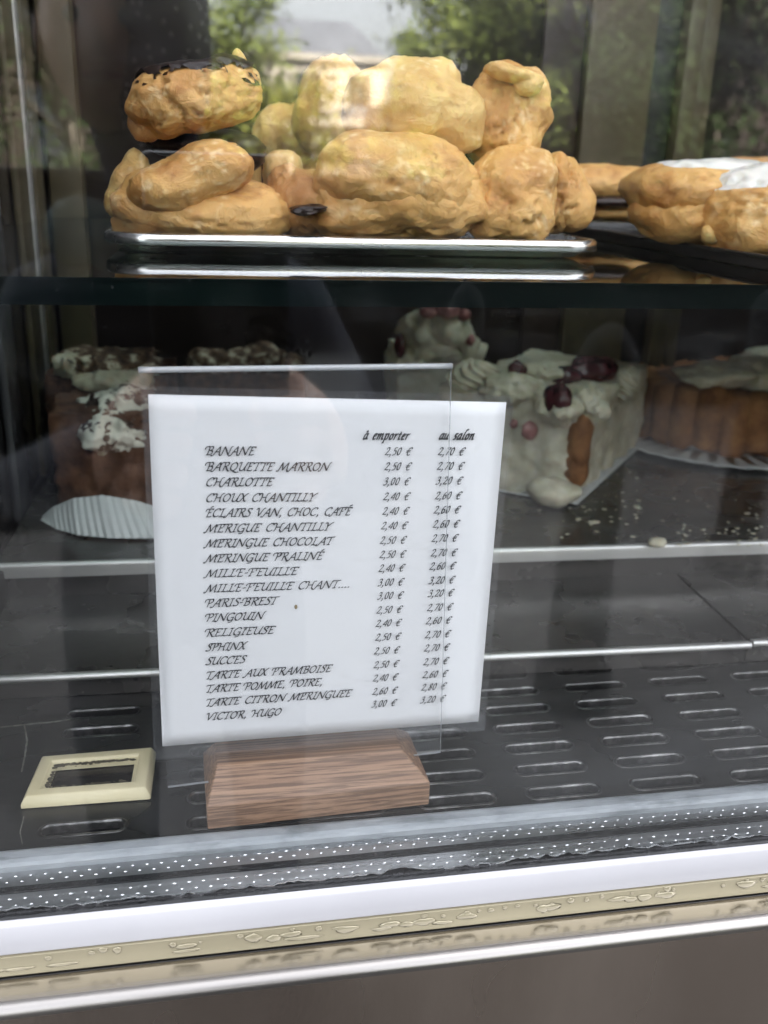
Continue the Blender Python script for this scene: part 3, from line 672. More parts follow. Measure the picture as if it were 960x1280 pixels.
# pleated paper fan
lb = [(50, 650), (70, 661), (98, 669), (140, 673), (190, 673), (235, 668), (262, 655)]; lt = [(50, 648), (66, 634), (92, 623), (128, 619), (170, 626), (215, 640), (262, 652)]
def interp(P, t): P = np.array(P, float); k = np.linspace(0, 1, len(P)); return np.interp(t, k, P[:, 0]), np.interp(t, k, P[:, 1])
nt_ = 260; v = []; f = []
for i in range(nt_+1):
    t = i/nt_; bx, by = interp(lb, t); tx, ty = interp(lt, t); B = atZ(bx, by, TZ2+.0012); T = atY(tx, ty, B[1]+.014)
    pl = .00032*(abs(((t*26) % 1)-.5)*4-1)
    for j in range(7):
        s = j/6; p = B+(T-B)*s; bow = .0008*sin(pi*s)
        v.append((p[0], p[1]-bow+pl*(1.1-.3*s)-.0006*sin(pi*s), p[2]))
for i in range(nt_):
    for j in range(6): f.append((i*7+j, i*7+j+1, i*7+j+8, i*7+j+7))
o = mobj('pleated_paper', v, f, M['liner'], ck, False); md = o.modifiers.new('s', 'SOLIDIFY'); md.thickness = .00025
# back left chocolate slice
Yk = p0[1]+.056
q0 = atY(62, 560, Yk); q1 = atY(215, 560, Yk); h = topz(100, 470, Yk)-CZ
ck = cake('chocolate_cake', 'rear left taller chocolate cake with cocoa dusted cream swirl, behind the pleated paper slice', ((q0[0]+q1[0])/2, Yk+.03, CZ))
prism('sponge', [(q0[0], Yk), (q1[0], Yk), (q1[0]+.003, Yk+.055), (q0[0]+.006, Yk+.055)], h, M['sponge'], ck, seed=9, amp=.002, freq=80)
cream('cream_swirl', 150, 476, 110, 58, Yk+.006, ck, seed=22)
cream('cream_crest', 138, 450, 128, 30, Yk+.010, ck, M['cream_dusted'], seed=25, flat=.5)
cream('cream_lobe', 88, 458, 42, 36, Yk+.004, ck, seed=27, n=5)
cream('cream_fold', 160, 494, 80, 30, Yk, ck, seed=29, n=5)
shavings('chocolate_shavings', [(140, 450, 120, 22, Yk-.008), (165, 490, 70, 30, Yk-.014)], ck, 16, 8)
# cake behind the sign: only its ruffled top shows
Yk = .40
q0 = atY(232, 500, Yk); q1 = atY(378, 500, Yk); h = topz(300, 462, Yk)-CZ
ck = cake('chocolate_cake', 'chocolate cake behind the sign with only its cocoa dusted cream ruffles showing', ((q0[0]+q1[0])/2, Yk, CZ))
prism('sponge', [(q0[0], Yk-.02), (q1[0], Yk-.02), (q1[0], Yk+.018), (q0[0], Yk+.018)], h, M['sponge'], ck, seed=19, res=.004)
for i, (px, w, hh) in enumerate(((262, 58, 34), (300, 60, 34), (332, 62, 42), (362, 40, 26))):
    cream('cream_ruffle', px, 452-(hh-30)*.3, w, hh, Yk-.012, ck, M['cream_dusted'], seed=40+i, sub=4)
# white cream cake with cherries, right of the sign
A, Bq, Dq = atZ(712, 628, CZ), atZ(540, 596, CZ), atZ(800, 553, CZ); E_ = Bq+(Dq-A)*1.0
hA = topz(742, 508, A[1])-CZ
wc = cake('cream_cake', 'white cream cake slice with dark cherries on top and a biscuit finger in its corner', ((A[0]+Dq[0])/2, (A[1]+Dq[1])/2, CZ))
prism('cream_body', [A, Dq, E_, Bq], hA, M['cream'], wc, seed=31, amp=.0030, freq=60, cr=.005, taper=1.0, fine=.0009)
na = (A-Bq); na[2] = 0; na /= np.linalg.norm(na)
bf = A+np.array([-.004, -.0020, 0])
v, f = blob([((0, 0, 0), (.42, .42, 1)), ((0, 0, .6), (.40, .40, .45)), ((0, 0, -.6), (.40, .40, .45))], sub=4, amp=.06, crack=.05, fine=.02, seed=3)
mobj('biscuit_finger', place(v, 722, 562, 34, 104, A[1]+.004), f, M['biscuit'], wc)
v, f = blob(lump(61, 5), sub=4, amp=.1, crack=.08, seed=61)
mobj('cream_dollop', place(v, 692, 614, 66, 36, A[1]-.001), f, M['cream'], wc)
for i, (px, py, w, h_, dy) in enumerate(((592, 470, 74, 46, .05), (640, 486, 90, 44, .03), (700, 510, 66, 52, .006), (735, 505, 56, 56, .006), (772, 482, 60, 46, .07), (690, 470, 90, 40, .07), (782, 470, 34, 30, .09))):
    (rosette if i in (0, 4) else lambda *a, **k: cream('whipped_cream', *a, seed=k['seed']))(px, py, w, h_, A[1]+dy, wc, seed=70+i)
for i, (px, py, w, h_, dy) in enumerate(((697, 500, 34, 44, .001), (742, 462, 66, 34, .06), (708, 470, 40, 26, .06), (646, 462, 26, 22, .07))):
    v, f = blob(lump(90+i, 5, .8), sub=4, amp=.08, crack=.05, seed=90+i)
    mobj('cherry', place(v, px, py, w, h_, A[1]+dy), f, M['cherry'], wc)
for i, (px, py, w, h_) in enumerate(((662, 538, 22, 26), (642, 530, 11, 13))):
    t_ = (px-540)/(712-540); Yp = Bq[1]+(A[1]-Bq[1])*t_-.0022
    v, f = blob(ROUND, sub=4, amp=.1, crack=.05, seed=95+i); mobj('cherry', place(v, px, py, w, h_, Yp, depth=.005), f, M['berry'], wc)
bb = [A+np.array([.0032, -.0034, 0]), Dq+np.array([.0036, .0, 0]), E_, Bq+np.array([-.003, -.003, 0])]
b = MB().add([(*p[:2], TZ2+.0009) for p in bb]+[(*p[:2], TZ2+.0016) for p in bb], [(3, 2, 1, 0), (4, 5, 6, 7), (0, 1, 5, 4), (1, 2, 6, 5), (2, 3, 7, 6), (3, 0, 4, 7)])
b.build('cake_board', M['liner'], wc)
# ladyfinger charlotte at the right edge
cR = .062; cc = atZ(835, 551, CZ)+np.array([cR*.86, cR*.34, 0]); hR = topz(862, 476, cc[1]-cR*.3)-CZ
ch = cake('charlotte_cake', 'brown ladyfinger charlotte topped with white cream on round white paper, right edge', (cc[0], cc[1], CZ))
b = MB(); nf = 25
for i in range(nf):
    a = 2*pi*i/nf; r_ = cR*pi/nf*1.04; x, y = cc[0]+cR*cos(a), cc[1]+cR*sin(a)
    zs = [0, .02, .1, .5, .9, .97, 1]; rr = [1.15, 1.3, 1.36, 1.38, 1.3, 1.1, .7]
    b.tube([(x+.0006*sin(i*3.1+k), y+.0006*cos(i*2.3+k), CZ+.0006+hR*z*(1+.02*sin(i*1.7))) for k, z in enumerate(zs)], [r_*q for q in rr], 12)
b.build('biscuit_ring', M['biscuit'], ch, smooth=True)
b = MB(); n = 48; b.add([(cc[0]+(cR-.004)*cos(2*pi*i/n), cc[1]+(cR-.004)*sin(2*pi*i/n), CZ+hR*.93) for i in range(n)]+[(cc[0]+(cR-.004)*cos(2*pi*i/n), cc[1]+(cR-.004)*sin(2*pi*i/n), CZ+.002) for i in range(n)], [tuple(range(n))]+[(i, n+i, n+(i+1) % n, (i+1) % n) for i in range(n)])
b.build('filling', M['sponge_red'], ch)
for i, (px, py, w, h_, dy) in enumerate(((900, 468, 110, 30, -.03), (950, 470, 90, 50, -.02), (945, 458, 60, 30, .0), (880, 474, 60, 20, -.042))):
    cream('whipped_cream', px, py, w, h_, cc[1]+dy, ch, seed=110+i, flat=.5, sub=4)
n = 72; rp = .088; b = MB(); cp = cc+np.array([-.008, -.012, 0])
ring = [[(cp[0]+r_*(1+.012*cos(36*2*pi*i/n+.4))*cos(2*pi*i/n), cp[1]+r_*(1+.012*cos(36*2*pi*i/n+.4))*sin(2*pi*i/n), z) for i in range(n)] for r_, z in ((.05, TZ2+.0012), (rp*.9, TZ2+.0014), (rp, TZ2+.0030))]
b.add(sum(ring, []), [(a*n+i, a*n+(i+1) % n, (a+1)*n+(i+1) % n, (a+1)*n+i) for a in range(2) for i in range(n)]+[tuple(range(n))])
b.build('round_paper', M['liner'], ch, smooth=True).modifiers.new('s', 'SOLIDIFY').thickness = .0003
# small berry dessert at the back between sign and cream cake
Yk = .385
q0 = atY(490, 470, Yk); q1 = atY(598, 470, Yk); h = topz(545, 430, Yk)-CZ
bd = cake('berry_cake', 'small white cream cake topped with red berries, in the rear row above the sign', ((q0[0]+q1[0])/2, Yk, CZ))
prism('cream_body', [(q0[0], Yk-.02), (q1[0], Yk-.02), (q1[0], Yk+.02), (q0[0], Yk+.02)], h, M['cream'], bd, seed=51, amp=.003, freq=60, res=.003)
for i, (px, py, w, h_) in enumerate(((520, 414, 56, 52), (560, 412, 64, 48), (545, 438, 90, 34), (585, 436, 30, 44), (500, 450, 36, 40), (520, 452, 60, 20))):
    cream('whipped_cream', px, py, w, h_, Yk-.021, bd, seed=130+i, sub=4)
for i, (px, py, w, h_) in enumerate(((558, 388, 34, 22), (535, 390, 22, 16), (580, 394, 18, 16), (500, 432, 16, 32), (588, 425, 14, 16))):
    v, f = blob(ROUND, sub=4, amp=.1, crack=.06, seed=140+i); mobj('berry', place(v, px, py, w, h_, Yk-.034), f, M['cherry'] if i == 3 else M['berry'], bd)
# whitish cake at far right rear
Yk = .41
q0 = atY(930, 480, Yk); h = topz(960, 446, Yk)-CZ
fr = cake('cream_cake', 'pale cream cake far behind the charlotte, cut by the right edge', (q0[0]+.03, Yk, CZ))
prism('cream_body', [(q0[0], Yk-.018), (q0[0]+.06, Yk-.018), (q0[0]+.06, Yk+.015), (q0[0], Yk+.015)], h, M['sponge_red'], fr, seed=57, res=.004)
cream('whipped_cream', 960, 442, 66, 18, Yk-.014, fr, seed=58, sub=4)
# crumbs and cream flecks
v, f = blob(lump(150, 5, .6), sub=3, amp=.15, crack=.1, seed=150)
tag(mobj('cake_crumb', place(v, 822, 678, 26, 13, float(atZ(822, 682, TZ2+.001)[1])), f, M['cream']), 'pale yellow cake crumb lying near the broad tray lip', 'crumb')
b = MB(); r = random.Random(4)
for i in range(120):
    px, py = r.choice([(r.uniform(700, 800), r.uniform(575, 660)), (r.uniform(840, 955), r.uniform(625, 682)), (r.uniform(650, 960), r.uniform(600, 682)), (r.uniform(840, 955), r.uniform(655, 682))])
    c = atZ(px, py, TZ2+.0011); s = r.uniform(.0004, .0011)*(2.2 if r.random() < .1 else 1)
    d, ff = ico(1); a = r.uniform(0, pi); b.add([(c[0]+s*(p[0]*cos(a)*1.6-p[1]*sin(a)), c[1]+s*(p[0]*sin(a)*1.6+p[1]*cos(a)), c[2]+s*.35*p[2]) for p in d], ff)
tag(b.build('crumbs', M['cream'], smooth=True), 'scattered pale cream flecks and crumbs on the dark cake tray', 'crumbs', kind='stuff')

# ------------------------------------------------------------------ cream plastic frame on the deck
fl = tag(empty('plastic_frame', (-.046, .043, 0)), 'yellowed cream plastic bezel frame lying on the slotted floor beside the sign', 'plastic frame')
c4 = [atZ(25, 1006, 0.002), atZ(188, 994, 0.002), atZ(195, 938, 0.002), atZ(50, 950, 0.002)]
def bil(u, v_, z):
    p = (c4[0]*(1-u)+c4[1]*u)*(1-v_)+(c4[3]*(1-u)+c4[2]*u)*v_; return (p[0], p[1], z)
def fring(i, z):
    j = i*1.45; return [bil(i, j, z), bil(1-i, j, z), bil(1-i, 1-j, z), bil(i, 1-j, z)]
rs = [fring(0, .0004), fring(0, .0016), fring(.035, .0044), fring(.13, .0046), fring(.135, .0036), fring(.165, .0034), fring(.17, .0012)]
b = MB().add(sum(rs, []), [(a*4+i, a*4+(i+1) % 4, (a+1)*4+(i+1) % 4, (a+1)*4+i) for a in range(6) for i in range(4)])
b.build('bezel', M['cream_plastic'], fl, bevel=.0006, seg=2)
b = MB(); r = random.Random(9)
for i in range(170):
    side = r.random(); u = r.uniform(.165, .835)
    p = bil(u, 1-.245-abs(r.gauss(0, .02)), .0036) if side < .62 else (bil(.165+abs(r.gauss(0, .008)), r.uniform(.25, .7), .0036) if side < .85 else bil(r.uniform(.165, .835), .25+abs(r.gauss(0, .01)), .0036))
    s = r.uniform(.0002, .0007); d, ff = ico(1); b.add([(p[0]+s*q[0]*1.5, p[1]+s*q[1], p[2]+s*.4*q[2]) for q in d], ff)
b.build('grime', M['grime'], fl)['kind'] = 'stuff'
b = MB().add([bil(.15, .22, .0008), bil(.85, .22, .0008), bil(.85, .78, .0008), bil(.15, .78, .0008)], [(0, 1, 2, 3)]); b.build('window', M['darkglass'], fl)
# white scratches / dried sealant trace on the deck
b = MB()
for pts, w in (([(0, 909), (40, 905), (70, 902), (100, 897)], .0011), ([(30, 905), (34, 925), (31, 945), (27, 965)], .0007), ([(30, 1020), (25, 1040), (28, 1055)], .0004)):
    P = [atZ(x, y, .0002) for x, y in pts]; P = [P[0]+(P[-1]-P[0])*0 if i < 0 else np.array([np.interp(i/24*(len(P)-1), range(len(P)), [q[k] for q in P]) for k in range(3)]) for i in range(25)]
    for i in range(24):
        a, c = P[i], P[i+1]; d = c-a; nrm = np.array([-d[1], d[0], 0]); nrm /= np.linalg.norm(nrm); wa = w*(.5+.5*abs(sin(i*2.1))); wb = w*(.5+.5*abs(sin((i+1)*2.1)))
        b.add([a-nrm*wa/2, c-nrm*wb/2, c+nrm*wb/2, a+nrm*wa/2], [(0, 1, 2, 3)])
M['trace'] = mat('dried_trace', [(.10, .10, .085), (.22, .215, .185)], rough=.7, scale=400)
b.build('dried_trace', M['trace'], case)['kind'] = 'stuff'

# ------------------------------------------------------------------ SIGN: holder and price list
SG0 = atY(185, 493, .020)
def sgn(px, py, off=0.0):
    """point on the sign's plane: nearly upright, its right end turned a little away"""
    n = np.array([-.07, 1.0, 0.0]); p0 = np.array([-.019, .0195+off, .08]); d = ray(px, py)
    return CAM+d*(((p0-CAM)@n)/(d@n))
sh = tag(empty('sign_holder', (.029, .022, .0)), 'clear acrylic stand in a brown wooden foot with sloping edges, holding the price list', 'sign holder')
# block
a, bq, d_, hh, ct, ci = -.0065, .0672, .031, .0088, .0090, .0085
yw = radians(2.2); o0 = np.array([a, .0095, .0])
def bl(x, y, z): return (o0[0]+x*cos(yw)-y*sin(yw), o0[1]+x*sin(yw)+y*cos(yw), .0004+z)
Lx = bq-a
v = [bl(0, 0, 0), bl(Lx, 0, 0), bl(Lx, d_, 0), bl(0, d_, 0), bl(0, 0, hh), bl(Lx, 0, hh), bl(Lx, d_, hh), bl(0, d_, hh), bl(ci*.45, ci, hh+ct), bl(Lx-ci, ci, hh+ct), bl(Lx-ci, d_-ci, hh+ct), bl(ci*.45, d_-ci, hh+ct)]
f = [(3, 2, 1, 0), (0, 1, 5, 4), (1, 2, 6, 5), (2, 3, 7, 6), (3, 0, 4, 7), (4, 5, 9, 8), (5, 6, 10, 9), (6, 7, 11, 10), (7, 4, 8, 11), (8, 9, 10, 11)]
o = mobj('wooden_block', v, f, M['wood'], sh, False); bevel_obj(o, .0006, 2)
def sheet(name, corners, t, m, me, parent, off):
    v = [sgn(x, y, off) for x, y in corners]+[sgn(x, y, off)+np.array([-.07, 1, 0])*t for x, y in corners]
    return mobj(name, v, [(0, 1, 2, 3), (7, 6, 5, 4), (0, 4, 5, 1), (1, 5, 6, 2), (2, 6, 7, 3), (3, 7, 4, 0)], [m, me], parent, False, [0, 0, 1, 1, 1, 1])
sheet('acrylic_sheet', [(210, 985), (551, 941), (565, 456), (173, 461)], .0011, M['acrylic'], M['acrylic_edge'], sh, -.0015)
# the bright folded top of the acrylic
b = MB().tube([sgn(173+i*(565-173)/12, 461-5*i/12+1.5, -.0012) for i in range(13)], .0009, 8); b.build('folded_edge', M['acrylic_edge'], sh, smooth=True)
pl = tag(empty('price_list', (.033, .022, .02)), 'white price list in a laminate pouch, black italic pastry names and two price columns', 'price list')
P4 = [np.array(sgn(x, y, .0006)) for x, y in ((203, 933), (598, 902), (633, 503), (185, 493))]
nu, nv = 24, 24; v = []; f = []
def paper(u_, v_, off=0.0):
    p = (P4[0]*(1-u_)+P4[1]*u_)*(1-v_)+(P4[3]*(1-u_)+P4[2]*u_)*v_
    return p+np.array([-.07, 1, 0])*(-off+.0004*sin(3*u_+1)*sin(2.2*v_)*0)
for j in range(nv+1):
    for i in range(nu+1): v.append(paper(i/nu, j/nv))
for j in range(nv):
    for i in range(nu): f.append((j*(nu+1)+i, j*(nu+1)+i+1, (j+1)*(nu+1)+i+1, (j+1)*(nu+1)+i))
o = mobj('paper', v, f, M['paper'], pl); md = o.modifiers.new('s', 'SOLIDIFY'); md.thickness = .0002; md.offset = -1
pc = [(192, 950), (606, 913), (642, 494), (178, 483)]
for off, nm in ((-.0003, 'laminate_front'), (.0012, 'laminate_back')):
    v = [sgn(x, y, off+.0003) for x, y in pc]; mobj(nm, v+[np.array(q)+np.array([0, .00012, 0]) for q in v], [(0, 1, 2, 3), (7, 6, 5, 4), (0, 4, 5, 1), (1, 5, 6, 2), (2, 6, 7, 3), (3, 7, 4, 0)], M['pouch'], pl, False)

# calligraphic lettering: pen-stroke skeletons swept with a slanted broad nib
G = {}
def g(ch, w, *st): G[ch] = (w, [list(s) for s in st])
SW = [(-.16, .62), (-.14, .86), (.02, .99), (.2, .97)]                    # the looped entry swash of B, P, R, D
STEM = [(.24, .96), (.22, .55), (.16, .05), (.10, -.02)]
g('A', .74, [(-.20, -.02), (-.10, -.12), (.04, -.02), (.28, .5), (.56, 1.02)], [(.56, 1.02), (.59, .5), (.62, .04), (.72, .02)], [(.16, .36), (.60, .36)])
g('B', .64, SW, STEM, [(.2, .97), (.5, 1.0), (.60, .80), (.48, .60), (.24, .54)], [(.24, .54), (.54, .48), (.58, .22), (.40, .02), (.06, .0)])
g('C', .66, [(.68, .80), (.60, .98), (.36, .98), (.10, .68), (.06, .24), (.26, .0), (.46, .03), (.62, .16)])
g('E', .60, [(-.10, .66), (-.06, .90), (.2, .98), (.62, .97)], [(.62, .97), (.60, .86)], [(.24, .96), (.20, .5), (.12, .02)], [(.18, .52), (.44, .53)], [(.06, .02), (.36, .0), (.50, .02), (.56, .12)])
g('F', .62, [(-.10, .66), (-.06, .90), (.2, .98), (.76, .99)], [(.24, .96), (.20, .5), (.12, .02)], [(.18, .50), (.40, .51)], [(.02, .01), (.22, .01)])
g('G', .70, [(.68, .82), (.60, .98), (.36, .98), (.10, .68), (.06, .24), (.26, .0), (.5, .06), (.62, .24)], [(.42, .42), (.66, .44)], [(.64, .44), (.60, .02), (.46, -.22), (.22, -.22)])
g('H', .80, [(-.16, .78), (-.08, .96), (.12, .98), (.20, .80), (.14, .2), (.02, -.02)], [(.92, 1.02), (.72, .96), (.62, .6), (.60, .1), (.72, .02)], [(.16, .50), (.64, .52)])
g('I', .36, [(.06, .97), (.40, .98)], [(.25, .97), (.20, .5), (.12, .02)], [(-.02, .01), (.28, .01)])
g('L', .56, [(.10, .97), (.38, .98)], [(.24, .97), (.19, .5), (.10, .04), (-.04, .0), (.10, .06), (.34, -.01), (.52, .04), (.56, .14)])
g('M', .98, [(-.18, .02), (-.12, -.08), (.0, .0), (.14, .5), (.26, .99)], [(.26, .99), (.34, .5), (.42, .05)], [(.42, .05), (.62, .55), (.86, 1.0)], [(.86, 1.0), (.84, .5), (.84, .05), (.96, .02)])
g('N', .86, [(-.16, .02), (-.10, -.08), (.02, .0), (.12, .5), (.20, .99)], [(.20, .99), (.44, .5), (.68, .0)], [(.68, .0), (.76, .5), (.86, .95), (1.0, 1.02)])
g('O', .74, [(.40, .98), (.14, .78), (.06, .32), (.22, .02), (.46, .06), (.66, .38), (.66, .78), (.46, .98), (.36, .97)])
g('P', .60, SW, STEM, [(.2, .97), (.52, 1.0), (.62, .78), (.48, .54), (.22, .46)])
g('Q', .76, [(.40, .98), (.14, .78), (.06, .32), (.22, .02), (.46, .06), (.66, .38), (.66, .78), (.46, .98), (.36, .97)], [(.30, .04), (.44, -.12), (.72, -.22), (.92, -.14)])
g('R', .70, SW, STEM, [(.2, .97), (.52, 1.0), (.60, .80), (.46, .58), (.22, .52)], [(.32, .52), (.48, .22), (.62, -.04), (.78, -.02)])
g('S', .50, [(.56, .84), (.50, .98), (.28, .98), (.16, .78), (.32, .56), (.46, .32), (.36, .06), (.12, .0), (-.02, .10)])
g('T', .60, [(-.06, .80), (.02, .95), (.30, .97), (.74, 1.0)], [(.38, .97), (.32, .5), (.24, .02)], [(.10, .01), (.38, .01)])
g('U', .74, [(.0, .86), (.08, .98), (.20, .94), (.16, .5), (.14, .16), (.30, .0), (.50, .10), (.64, .5)], [(.80, 1.04), (.68, .6), (.62, .1), (.72, .02)])
g('V', .68, [(-.04, .82), (.04, .98), (.16, .96), (.22, .5), (.28, .0)], [(.28, .0), (.50, .5), (.66, .9), (.86, 1.04)])
g('X', .70, [(.06, .94), (.20, .98), (.34, .6), (.50, .1), (.68, .03)], [(.80, 1.02), (.62, .92), (.30, .42), (.08, .04), (-.08, .0)])
g('Y', .64, [(.0, .84), (.08, .98), (.20, .94), (.28, .52)], [(.78, 1.02), (.60, .9), (.30, .52), (.24, .2), (.18, .02)], [(.06, .01), (.32, .01)])
g('É', .60, *G['E'][1], [(.28, 1.13), (.38, 1.20), (.54, 1.30)], [(.26, 1.15), (.50, 1.31)]); g(' ', .44); g('-', .34, [(.04, .40), (.30, .42)]); g('.', .24, [(.04, .0), (.14, .09)], [(.04, .08), (.14, .01)]); g(',', .24, [(.04, .06), (.14, .08)], [(.12, .08), (.13, -.06), (.02, -.22)])
g('0', .46, [(.28, .90), (.10, .70), (.08, .26), (.20, .02), (.34, .16), (.40, .6), (.32, .88), (.24, .90)])
g('2', .46, [(.08, .68), (.16, .88), (.32, .88), (.40, .70), (.28, .42), (.04, .04)], [(.04, .04), (.26, .06), (.42, .02), (.44, .12)])
g('3', .44, [(.10, .74), (.18, .89), (.34, .86), (.36, .66), (.18, .50)], [(.18, .50), (.36, .46), (.38, .20), (.20, .0), (.02, .06)])
g('4', .46, [(.34, .02), (.40, .5), (.42, .90)], [(.42, .90), (.20, .55), (.02, .28)], [(.02, .27), (.46, .28)])
g('5', .44, [(.18, .87), (.44, .90)], [(.18, .87), (.12, .52)], [(.12, .52), (.32, .52), (.38, .28), (.24, .04), (.02, .03)])
g('6', .46, [(.42, .92), (.20, .76), (.08, .40), (.12, .06), (.28, .04), (.40, .28), (.34, .50), (.20, .50), (.10, .34)])
g('7', .44, [(.08, .78), (.14, .87), (.46, .88)], [(.46, .88), (.28, .44), (.14, .0)])
g('8', .46, [(.28, .90), (.14, .74), (.22, .54), (.38, .28), (.24, .0), (.08, .14), (.20, .44), (.38, .64), (.38, .84), (.26, .90)])
g('€', .60, [(.62, .76), (.52, .90), (.30, .80), (.18, .44), (.22, .10), (.38, .0), (.54, .12)], [(.04, .54), (.50, .56)], [(.02, .38), (.46, .40)])
g('a', .48, [(.42, .56), (.28, .64), (.10, .42), (.06, .10), (.18, .0), (.34, .24), (.42, .56)], [(.44, .62), (.38, .2), (.42, .02), (.52, .08)])
g('à', .48, *G['a'][1], [(.20, .94), (.27, .86), (.33, .76)])
g('e', .40, [(.08, .30), (.28, .40), (.36, .54), (.26, .64), (.10, .44), (.08, .12), (.20, .0), (.36, .10)])
g('m', .78, [(.02, .52), (.12, .62), (.12, .3), (.06, .0)], [(.10, .26), (.26, .60), (.36, .58), (.34, .3), (.30, .0)], [(.34, .26), (.50, .60), (.62, .58), (.60, .2), (.66, .0), (.78, .1)])
g('n', .54, [(.02, .52), (.12, .62), (.12, .3), (.06, .0)], [(.10, .26), (.28, .60), (.40, .58), (.38, .2), (.44, .0), (.54, .1)])
g('p', .50, [(.04, .54), (.14, .64), (.10, .1), (.0, -.34)], [(-.08, -.35), (.12, -.34)], [(.12, .40), (.30, .64), (.44, .50), (.36, .12), (.20, .0), (.08, .08)])
g('o', .46, [(.26, .63), (.10, .46), (.08, .12), (.20, .0), (.36, .18), (.40, .48), (.28, .63), (.22, .62)])
g('r', .40, [(.02, .52), (.12, .62), (.12, .3), (.06, .0)], [(.10, .28), (.26, .60), (.42, .58)])
g('t', .34, [(.22, .86), (.14, .3), (.14, .03), (.32, .08)], [(.02, .58), (.34, .60)])
g('u', .54, [(.04, .54), (.12, .62), (.08, .2), (.14, .0), (.30, .14), (.40, .5)], [(.44, .62), (.38, .2), (.42, .0), (.54, .1)])
g('s', .38, [(.38, .54), (.30, .64), (.14, .56), (.18, .38), (.30, .22), (.22, .02), (.02, .04)])
g('l', .30, [(.50, 1.0), (.36, 1.10), (.24, .8), (.12, .2), (.14, .02), (.28, .08)])
def smooth_path(P, n=6):
    P = [np.array(p, float) for p in P]
    if len(P) == 2: return [P[0]+(P[1]-P[0])*t for t in np.linspace(0, 1, 4)]
    out = []; Q = [2*P[0]-P[1]]+P+[2*P[-1]-P[-2]]
    for i in range(1, len(Q)-2):
        for t in np.linspace(0, 1, n, endpoint=False):
            a, b, c, d = Q[i-1], Q[i], Q[i+1], Q[i+2]
            out.append(.5*((2*b)+(c-a)*t+(2*a-5*b+4*c-d)*t*t+(3*b-a-3*c+d)*t**3))
    return out+[P[-1]]
def text_mesh(mb, txt, org, eu, ev, width, size, weight, shear=.26, off=.00028):
    """org: paper point (metres in the plane); width in metres (tracking is fitted), size = cap height"""
    adv = sum(G[c][0] for c in txt)+.075*len(txt); sx = width/(adv+.15)
    x = 0; nib = np.array([cos(radians(38)), sin(radians(38))])*weight/2; th = weight*.25; nrm = np.cross(eu, ev); nrm /= np.linalg.norm(nrm)
    kz = 0
    for c in txt:
        w, sts = G[c]
        for st in sts:
            p = smooth_path(st)
            q = [np.array([(x+a[0])*sx+a[1]*shear*size, a[1]*size]) for a in p]
            nbs = nib*size
            for a, b in zip(q[:-1], q[1:]):
                d = b-a; L = np.linalg.norm(d)
                if L < 1e-9: continue
                pn = np.array([-d[1], d[0]])/L*th*size
                for h_ in (nbs, pn):
                    k = off+(kz % 40)*.0000012; kz += 1
                    qs = [a-h_, b-h_, b+h_, a+h_]
                    ar = (qs[1]-qs[0])[0]*(qs[2]-qs[0])[1]-(qs[1]-qs[0])[1]*(qs[2]-qs[0])[0]
                    if ar < 0: qs = qs[::-1]
                    mb.add([org+eu*s[0]+ev*s[1]+nrm*k for s in qs], [(0, 1, 2, 3)])
        x += w+.075
eu = P4[1]-P4[0]; eu = (eu/np.linalg.norm(eu)); ev = P4[3]-P4[0]; ev = ev-eu*(ev@eu); ev /= np.linalg.norm(ev)
# the text baselines run along the paper's own lower and upper edges
def tline(mb, txt, x0, x1, y, cap, weight):
    cx, cy = x0/1.92+160, y/1.92+440; a = np.array(sgn(cx, cy, .0002)); s = pxm(a)
    L = a-P4[0]; vv = (L@ev)/np.linalg.norm(P4[3]-P4[0]); du = (P4[1]-P4[0])*(1-vv)+(P4[2]-P4[3])*vv; du /= np.linalg.norm(du)
    # width: distance along du until the photo column of x1
    lo, hi = 0, .2
    for _ in range(40):
        m_ = (lo+hi)/2; p = a+du*m_-CAM; X = 480+F*(p@_r)/(p@_f)
        if X < x1/1.92+160: lo = m_
        else: hi = m_
    text_mesh(mb, txt, a, du, ev, lo, cap*s, weight*1.55)
items = [('BANANE', 307, 246), ('BARQUETTE MARRON', 485, 284), ('CHARLOTTE', 350, 321), ('CHOUX CHANTILLY', 452, 359), ('ÉCLAIRS VAN, CHOC, CAFÉ', 537, 395), ('MERIGUE CHANTILLY', 490, 432), ('MERINGUE CHOCOLAT', 493, 468), ('MERINGUE PRALINÉ', 470, 504), ('MILLE-FEUILLE', 410, 540), ('MILLE-FEUILLE CHANT....', 537, 576), ('PARIS-BREST', 360, 611), ('PINGOUIN', 328, 646), ('RELIGIEUSE', 354, 682), ('SPHINX', 285, 717), ('SUCCES', 284, 750), ('TARTE AUX FRAMBOISE', 490, 784), ('TARTE POMME, POIRE,', 470, 816), ('TARTE CITRON MERINGUEE', 537, 849), ('VICTOR, HUGO', 370, 883)]
b = MB()
for t, x1, y in items: tline(b, t, 186, x1, y, 10.8-.9*(y-246)/640, .138)
b.build('pastry_names', M['ink'], pl)
p1 = '2,50 2,50 3,00 2,40 2,40 2,40 2,50 2,50 2,40 3,00 3,00 2,50 2,40 2,50 2,50 2,50 2,40 2,60 3,00'.split()
p2 = '2,70 2,70 3,20 2,60 2,60 2,60 2,70 2,70 2,60 3,20 3,20 2,70 2,60 2,70 2,70 2,70 2,60 2,80 3,20'.split()
x1s = [615, 614, 611, 611, 609, 606, 603, 602, 600, 598, 597, 595, 593, 592, 589, 588, 586, 585, 583]; y1s = [247, 283, 319, 355, 390, 425, 460, 494, 527, 561, 593, 627, 659, 692, 725, 758, 790, 822, 852]
